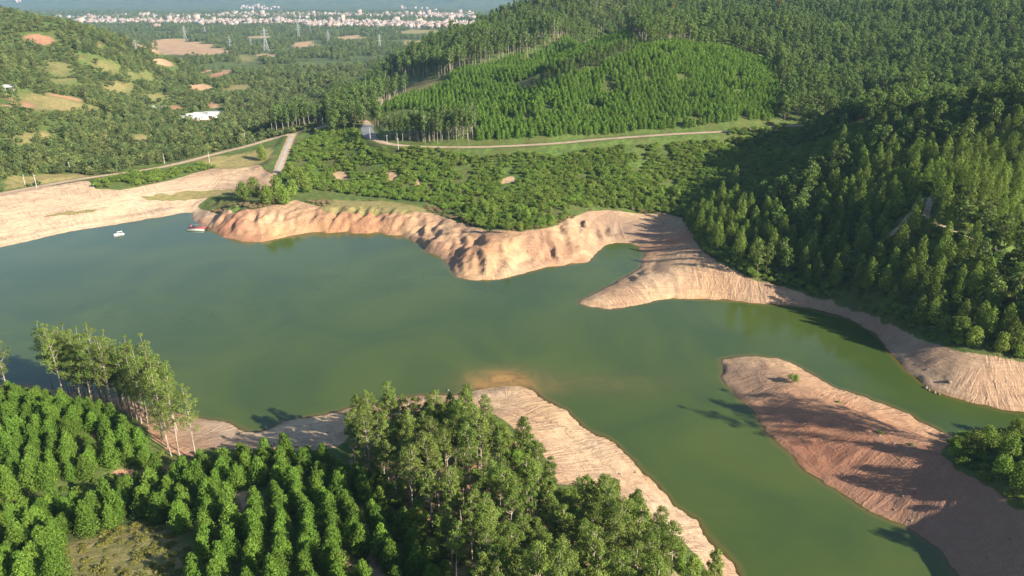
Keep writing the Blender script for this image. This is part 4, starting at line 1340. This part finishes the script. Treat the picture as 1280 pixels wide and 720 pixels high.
m_white = plain("white_paint", (.78, .77, .74), .5, .06)
m_conc = plain("pole_concrete", (.50, .48, .44), .8, .1)
m_steel = plain("galvanised_steel", (.38, .39, .41), .5, .08, 3, .4, .2)
m_dark = plain("dark_rubber", (.03, .03, .035), .6, .2)
m_redp = plain("red_deck_paint", (.30, .07, .06), .6, .2)
m_wood = plain("weathered_boards", (.30, .20, .13), .8, .25)
m_blue = plain("blue_plastic", (.05, .12, .35), .4, .1)

# the white boat near the far beach
bx, by, _ = atz(149, 293.5, 0)
boat = empty("boat", (bx, by, 0), math.atan2(-.62, -.78), "small white boat with a flat canopy floating near the far left beach", "boat")
st = []
for f in np.linspace(0, 1, 11):                            # hull sections, stern to bow
    x = -2.9 + 5.8 * f
    w = .95 * (1 - max(0, (f - .45) / .55) ** 2.2) + .02
    k0 = -.18 + .25 * max(0, f - .6)
    sh = .55 + .45 * f * f
    st.append([(x, -w, sh), (x, -w * .86, .1 + k0 * .2), (x, -w * .35, k0), (x, w * .35, k0), (x, w * .86, .1 + k0 * .2), (x, w, sh), (x, w * .86, sh), (x, w * .78, .22), (x, -w * .78, .22), (x, -w * .86, sh)])
HV = np.array(st).reshape(-1, 3); nS = 10
HF = [(i * nS + j, i * nS + (j + 1) % nS, (i + 1) * nS + (j + 1) % nS, (i + 1) * nS + j) for i in range(10) for j in range(nS)]
HF += [(0, 1, 8, 9), (1, 2, 7, 8), (2, 3, 6, 7)] + [(3, 4, 5, 6)]
link("hull", mesh_from("hull", HV, np.array(HF), m_white), boat)
part("canopy", [box((-.35, 0, 2.02), (3.0, 1.9, .07)), box((-.35, 0, 2.08), (2.7, 1.6, .06))], m_white, boat)
for sx in (-1.7, 1.0):
    for sy in (-.78, .78):
        part("canopy_post", [bar((sx, sy, .5), (sx, sy, 2.0), .03, 6)], m_steel, boat)
for sx in (-1.6, -.3, .9):
    part("bench", [box((sx, 0, .5), (.32, 1.45, .06)), box((sx, 0, .36), (.08, 1.2, .22))], m_wood, boat)
boat.scale = (.72, .72, .72)
part("outboard_motor", [box((-3.05, 0, .75), (.32, .3, .42)), box((-3.05, 0, .25), (.12, .14, .9))], m_dark, boat)

# the red-decked pontoon moored at the ochre point
rx, ry, _ = atz(247, 286.5, 0)
raft = empty("pontoon_raft", (rx, ry, 0), -.12, "red decked pontoon raft with white floats moored at the ochre point", "raft")
for yy in (-1.7, 1.7):
    part("float", [tube([(-4.2, yy, .15), (-3.9, yy, .15), (0, yy, .15), (3.9, yy, .15), (4.2, yy, .15)], [.16, .34, .34, .34, .16], 10)], m_white, raft, True)
part("deck", [box((0, yy, .62), (8.0, .62, .08)) for yy in np.arange(-1.7, 1.8, .66)] + [box((sx, 0, .53), (.14, 4.0, .1)) for sx in (-3.4, -1.1, 1.1, 3.4)], m_redp, raft)
part("edge_beam", [box((0, -2.1, .6), (8.2, .14, .3))], m_white, raft)
for sx in (-3.8, -1.3, 1.3, 3.8):
    part("rail_post", [bar((sx, 1.95, .66), (sx, 1.95, 1.6), .04, 6)], m_steel, raft)
part("rail", [bar((-3.8, 1.95, 1.58), (3.8, 1.95, 1.58), .035, 6)], m_steel, raft)
part("gangway", [box((5.4, .9, .75), (3.0, .9, .08)), box((5.4, .45, .85), (3.0, .05, .14)), box((5.4, 1.35, .85), (3.0, .05, .14))], m_wood, raft)
part("drum", [tube([(-3.4, .6, .66), (-3.4, .6, .7), (-3.4, .6, 1.5), (-3.4, .6, 1.54)], [.05, .3, .3, .05], 12)], plain("magenta_drum", (.45, .06, .16), .4, .1), raft, True)

# roadside poles
pole0 = None
for i, (px, py, hgt, lab) in enumerate([(307, 180, 7.6, "thin concrete utility pole beside the dam road near the pale path"), (319, 178.5, 3.2, "short stub pole beside the dam road near the path"), (32, 233, 6.4, "leftmost thin utility pole on the dam road at far left"), (46, 234.5, 7.0, "second utility pole from left on the dam road"),
                                        (88, 214, 5.5, "utility pole in the grass behind the dam road at far left"), (463, 175, 7.5, "bright white pole at the shaded road bend"), (484, 180, 5.4, "thin pole at the edge of the dirt road, first after the bend"), (498, 187, 6.6, "thin pole below the dirt road, second after the bend"), (206, 205, 6.2, "utility pole beside the hedge of the dam road"), (262, 203, 6.2, "utility pole in the middle of the dam road")]):
    x, y, z = hit(px, py)
    if pole0 is None:
        pole0 = empty("utility_pole", (x, y, z - .3), .4, lab, "pole", "poles along the roads")
        part("shaft", [tube([(0, 0, 0), (0, 0, 3), (0, 0, 7.4), (0, 0, 7.6)], [.17, .14, .10, .09], 8)], m_conc, pole0, True)
        part("crossarm", [box((0, 0, 7.05), (1.5, .1, .12))], m_steel, pole0)
        for sx in (-.65, 0, .65):
            part("insulator", [tube([(sx, 0, 7.1), (sx, 0, 7.18), (sx, 0, 7.34)], [.03, .07, .04], 6)], m_white, pole0, True)
    else:
        copy_tree(pole0, (x, y, z - .3), rng.uniform(0, 3), hgt / 7.6, lab, "poles along the roads")

# pylons on the plain
def pylon_parts(root):
    lv = [(0, 4.2), (10, 2.7), (19, 1.5), (26, 1.0), (33, .9), (38, .15)]
    p = []
    for (z0, w0), (z1, w1) in zip(lv[:-1], lv[1:]):
        q0 = [(-w0, -w0, z0), (w0, -w0, z0), (w0, w0, z0), (-w0, w0, z0)]; q1 = [(-w1, -w1, z1), (w1, -w1, z1), (w1, w1, z1), (-w1, w1, z1)]
        for a_ in range(4):
            p += [bar(q0[a_], q1[a_], .2), bar(q0[a_], q1[(a_ + 1) % 4], .1), bar(q1[a_], q0[(a_ + 1) % 4], .1), bar(q1[a_], q1[(a_ + 1) % 4], .14)]
    part("lattice_mast", p, m_steel, root)
    for z, w in ((22, 7.5), (27.5, 6.2), (33, 5.0)):
        for s in (-1, 1):
            part("crossarm", [bar((0, -.6, z), (s * w, 0, z + .5), .16), bar((0, .6, z), (s * w, 0, z + .5), .16), bar((0, 0, z + 2), (s * w, 0, z + .5), .14)] + [bar((s * w * .98, 0, z + .4), (s * w * .98, 0, z - 1.6), .14)], m_steel, root)


pyl = None
for i, (px, py, h_px, lab) in enumerate([(374, 49, 20, "pale lattice pylon in front of the town, first of the three clear ones"), (411, 55, 17, "pale lattice pylon on the plain, middle of the three clear ones"), (475, 62, 20, "pale lattice pylon near the skyline ridge, right of the three clear ones"), (333, 64, 30, "thin lattice pylon above the orange earth patch on the plain"), (232, 51, 19, "thin lattice pylon standing on the tan earth mound"), (171, 67, 18, "thin lattice pylon beside the left ridge's lower end"),
                                         (288, 61, 16, "small faint pylon right of the tan earth mound"), (314, 58, 12, "small faint pylon between the mound and the clear pylons"), (388, 38, 11, "tiny faint pylon close to the town"), (257, 45, 12, "tiny faint pylon behind the tan earth mound")]):
    x, y, z = hit(px, py)
    hgt = h_px * math.hypot(y, 100) / FPX * .88
    if pyl is None:
        pyl = empty("pylon", (x, y, z), .5, lab, "pylon", "pylons on the plain")
        pylon_parts(pyl)
        pyl.scale = (hgt / 38,) * 3
    else:
        copy_tree(pyl, (x, y, z), .3 + .1 * i, hgt / 38, lab, "pylons on the plain")

# sheds in the valley
def gable(l, w, h, rise):
    V = np.array([(-l / 2, -w / 2, 0), (l / 2, -w / 2, 0), (l / 2, w / 2, 0), (-l / 2, w / 2, 0), (-l / 2, -w / 2, h), (l / 2, -w / 2, h), (l / 2, w / 2, h), (-l / 2, w / 2, h)])
    Fq = np.array([(0, 1, 5, 4), (1, 2, 6, 5), (2, 3, 7, 6), (3, 0, 4, 7)])
    e = .5
    t = .15
    RV = np.array([(sx * (l / 2 + e), sy, z_) for sx in (-1, 1) for sy, z_ in ((-w / 2 - e, h - .1), (0, h + rise), (w / 2 + e, h - .1), (w / 2 + e, h - .1 + t), (0, h + rise + t), (-w / 2 - e, h - .1 + t))])
    RF = [(i, (i + 1) % 6, 6 + (i + 1) % 6, 6 + i) for i in range(6)] + [(0, 1, 4, 5), (1, 2, 3, 4), (6, 11, 10, 7), (7, 10, 9, 8)]
    return (V, Fq), (RV, np.array(RF))


m_roofw = plain("white_sheet_roof", (.46, .46, .46), .5, .06, .3)
m_rooft = plain("tiled_roof", (.36, .16, .10), .8, .2, 2)
m_wallp = plain("pale_plaster", (.60, .56, .50), .8, .1, 1)
for px, py, l, w, h, rz, lab in [(262, 147, 24, 11, 4, .5, "largest long white roofed shed in the valley"), (247, 149, 16, 9, 4, .5, "shorter white roofed shed left of the long one in the valley"), (236, 151, 14, 8, 3.5, .9, "small white roofed shed, leftmost of the three valley sheds"), (193, 139.5, 14, 7, 4, .2, "small white roofed house alone beside the orange field"), (12, 113, 8, 5, 3, .4, "white roofed house on the left hillside terrace")]:
    x, y, z = hit(px, py)
    sh = empty("shed", (x, y, z - .5), rz, lab, "shed", "white roofed sheds in the valley")
    a_, b_ = gable(l, w, h, 1.6)
    part("wall", [a_], m_wallp, sh)
    rf_ = part("roof", [b_], m_roofw, sh)
    part("door", [box((0, -w / 2 - .05, 1.5), (3, .1, 2.6))], m_dark, sh)
    for k in range(3):
        part("window", [box((-l / 2 + l * (k + .5) / 3.6, -w / 2 - .05, 2.4), (1.4, .08, 1.0))], m_blue, sh)

# the far town
def town_material(name, wall):
    k = NT(name)
    co = k.n("ShaderNodeTexCoord").outputs['Object']
    br = k.n("ShaderNodeTexBrick")
    k.t.links.new(k.scalev(co, (1, 1, 1)), br.inputs[0])
    br.offset = 0; br.inputs['Scale'].default_value = .33
    br.inputs['Mortar Size'].default_value = .03
    sz = k.n("ShaderNodeSeparateXYZ"); k.t.links.new(co, sz.inputs[0])
    wz = k.math('GREATER_THAN', k.math('FRACT', k.math('MULTIPLY', sz.outputs[2], .31)), .58)
    wx_ = k.math('GREATER_THAN', k.math('FRACT', k.math('MULTIPLY', k.math('ADD', sz.outputs[0], sz.outputs[1]), .27)), .5)
    nz = k.n("ShaderNodeSeparateXYZ"); k.t.links.new(k.n("ShaderNodeNewGeometry").outputs['Normal'], nz.inputs[0])
    side = k.math('LESS_THAN', nz.outputs[2], .5)
    f = k.math('MULTIPLY', k.math('MULTIPLY', wz, wx_), side)
    oi = k.n("ShaderNodeObjectInfo")
    c = k.mix(k.math('MULTIPLY', oi.outputs['Random'], .5), wall, (.55, .42, .36))
    return k.done(k.bsdf(k.mix(k.math('MULTIPLY', f, .75), c, (.07, .08, .10)), .8, None, .2))


t_mats = [town_material("town_white_wall", (.29, .285, .28)), town_material("town_cream_wall", (.27, .235, .20)), town_material("town_pink_wall", (.25, .18, .155))]
protoB = []
for i in range(9):
    r = np.random.default_rng(900 + i)
    l, w, h = r.uniform(10, 19), r.uniform(8, 12), [8, 9, 11, 12, 14, 8, 7, 20, 10][i]
    pcs = [box((0, 0, h / 2 - 1), (l, w, h + 2)), box((l * .25, 0, h + 1.6), (4.5, 4.5, 3.2))]
    pcs += [box((0, s * (w / 2 - .1), h + .5), (l, .24, 1.0)) for s in (-1, 1)] + [box((s * (l / 2 - .1), 0, h + .5), (.24, w - .5, 1.0)) for s in (-1, 1)]
    if i % 3 == 0:
        pcs.append(box((-l * .45, w * .62, h * .35 - 1), (l * .5, w * .5, h * .7 + 2)))
    V, F_ = merge(pcs)
    protoB.append(mesh_from("town_building", V, F_, t_mats[i % 3]))
spots = []
r = np.random.default_rng(44)
bands = [(470, 600, 30, 35, 62), (380, 470, 28, 34, 38), (250, 380, 27.5, 31.5, 42), (95, 250, 25.5, 30.5, 40), (495, 592, 18, 23, 56), (385, 500, 18.5, 21.5, 22), (275, 385, 18, 23, 40), (130, 275, 20.5, 23.5, 22), (60, 130, 22, 25, 6), (300, 350, 8, 12, 5), (420, 560, 10, 16, 8), (190, 200, 34, 36, 4), (20, 30, 2, 4, 2)]
for x0_, x1_, y0_, y1_, n in bands:
    for k in range(n):
        px, py = r.uniform(x0_, x1_), r.uniform(y0_, y1_)
        spots.append((px, py))
for i, (px, py) in enumerate(spots):
    x, y, z = hit(px, py)
    if y > 9300 or y < 2300: continue
    o = link("town_building", protoB[i % 9])
    o.location = (x, y, z); o.rotation_euler = (0, 0, r.uniform(-.3, .3) + (1.57 if r.uniform() < .3 else 0))
    s = r.uniform(.7, 1.25) * (1 if y < 4800 else 1.2); o.scale = (s * 1.15, s, s * r.uniform(.8, 1.15))
    far = py < 24
    tag(o, "tiny pale building in the far town's upper band under the mountains" if far else "tiny pale building in the far town's nearer band on the plain", "building", "far band of the town" if far else "near band of the town")
# the houses of the town past the ones above: one mass
MV = []
base_V, base_F = merge([box((0, 0, 4), (13, 9, 10)), box((2, 0, 10), (4, 4, 3))])
for k in range(1700):
    x0_, x1_, y0_, y1_, n = bands[int(r.choice(len(bands) - 3, p=np.array([b_[4] for b_ in bands[:-3]], float) / sum(b_[4] for b_ in bands[:-3])))]
    x, y, z = hit(r.uniform(x0_, x1_), r.uniform(y0_, y1_))
    if y > 9300 or y < 2300: continue
    s = r.uniform(.7, 1.4); c_, s_ = math.cos(r.uniform(-.4, .4)), 0
    v = base_V * (s * r.uniform(.8, 1.4), s, r.uniform(.6, 1.3))
    MV.append((v + (x, y, z), base_F))
V, F_ = merge(MV)
tag(link("town_houses", mesh_from("town_houses", V, F_, t_mats, mi=np.repeat(r.integers(0, 3, len(MV)), len(base_F)))), "dense mass of tiny pale houses filling the far town", "houses", None, 'stuff')
# stones at the waterline of the right bank
m_rock = plain("pale_stone", (.21, .17, .14), .85, .25, 1.5)
rocks = []
for i, (px, py, s) in enumerate([(1157, 485, .9), (1161, 488, .6), (1168, 491, .7), (1174, 493, .5), (1186, 478, 1.1), (515, 528, .6), (560, 488, .5)]):
    x, y, z = hit(px, py)
    r2 = np.random.default_rng(i)
    bmv = []
    th = np.linspace(0, 2 * np.pi, 9)[:-1]; ph = np.linspace(-1.3, 1.3, 6)
    V = np.array([[math.cos(p) * math.cos(t), math.cos(p) * math.sin(t), math.sin(p) * .7] for p in ph for t in th]) * s * .6 * (1 + r2.normal(0, .16, (48, 1)))
    Fq = np.array([(a_ * 8 + b_, a_ * 8 + (b_ + 1) % 8, (a_ + 1) * 8 + (b_ + 1) % 8, (a_ + 1) * 8 + b_) for a_ in range(5) for b_ in range(8)])
    o = link("rock", mesh_from("rock", V, Fq, m_rock))
    o.location = (x, y, z + s * .2)
    tag(o, ["whitish rock at the waterline of the right inlet, leftmost of four", "small whitish rock beside the leftmost rock of the right inlet", "whitish rock third along the waterline of the right inlet", "smallest whitish rock, rightmost at the right inlet's waterline", "pale block of stone lying on the eroded right bank above the inlet", "small pale rock under the near tall stand's left side", "small pale rock at the near shore behind the tall stand"][i], "rock", "rocks at the lake's edge")

# stones and clods littered over the bare banks
r = np.random.default_rng(77)
cx_ = r.uniform((-235, 100), (170, 345), (60000, 2))
sdc, vgc = G(sd, cx_[:, 0], cx_[:, 1]), G(veg_s, cx_[:, 0], cx_[:, 1])
dn = fbm(cx_[:, 0] / 9, cx_[:, 1] / 9, 66, 3)
cx_ = cx_[(sdc > .3) & (sdc < 26) & (vgc < .4) & (dn > .58)][:900]
oc = np.array([(1, 0, 0), (0, 1, 0), (-1, 0, 0), (0, -1, 0), (.7, .7, .1), (-.7, .7, 0), (-.7, -.7, .1), (.7, -.7, 0)])
MV = []
for x, y in cx_:
    s = .07 + .30 * r.uniform() ** 3
    th = r.uniform(0, 6.28, 1)[0]
    a_ = np.linspace(0, 2 * np.pi, 7)[:-1] + th
    ring = lambda q, z_: np.stack([np.cos(a_) * q, np.sin(a_) * q, np.full(6, z_)], 1)
    V = np.concatenate([ring(.9, -.5), ring(1.0, .1), ring(.55, .55)]) * s * r.uniform(.75, 1.25, (18, 1)) * (1.3, .9, .8)
    V += (x, y, float(H(x, y)))
    Fq = [(k_, (k_ + 1) % 6, 6 + (k_ + 1) % 6, 6 + k_) for k_ in range(6)] + [(6 + k_, 6 + (k_ + 1) % 6, 12 + (k_ + 1) % 6, 12 + k_) for k_ in range(6)] + [(12, 13, 14, 15), (12, 15, 16, 17)]
    MV.append((V, np.array(Fq)))
V, F_ = merge(MV)
tag(link("stones", mesh_from("stones", V, F_, [m_rock, plain("earth_clod", (.20, .125, .08), .9, .2)], mi=np.repeat(r.integers(0, 2, len(MV)), 14))), "small stones and earth clods littering the bare banks", "stones", None, 'stuff')

# ------------------------------------------------------------------ the air
hz0, hz1 = float(Z.min()) - 1.5, max(float(Z.max()), 125.) + 40
hme = bpy.data.meshes.new("haze")
V, F_ = box((0, 4800, (hz0 + hz1) / 2), (12600, 11600, hz1 - hz0))
haze = link("haze", mesh_from("haze", V, F_, []))
hm = bpy.data.materials.new("haze_air"); hm.use_nodes = True
ht = hm.node_tree; ht.nodes.clear()
ho = ht.nodes.new("ShaderNodeOutputMaterial"); hp = ht.nodes.new("ShaderNodeVolumePrincipled")
hp.inputs['Color'].default_value = (.30, .50, .76, 1)
hp.inputs['Density'].default_value = HAZE
hp.inputs['Anisotropy'].default_value = 0.0
ht.links.new(hp.outputs[0], ho.inputs['Volume'])
haze.data.materials.append(hm)
tag(haze, "pale blue haze filling the air over the lake and valley", "haze", None, 'stuff')
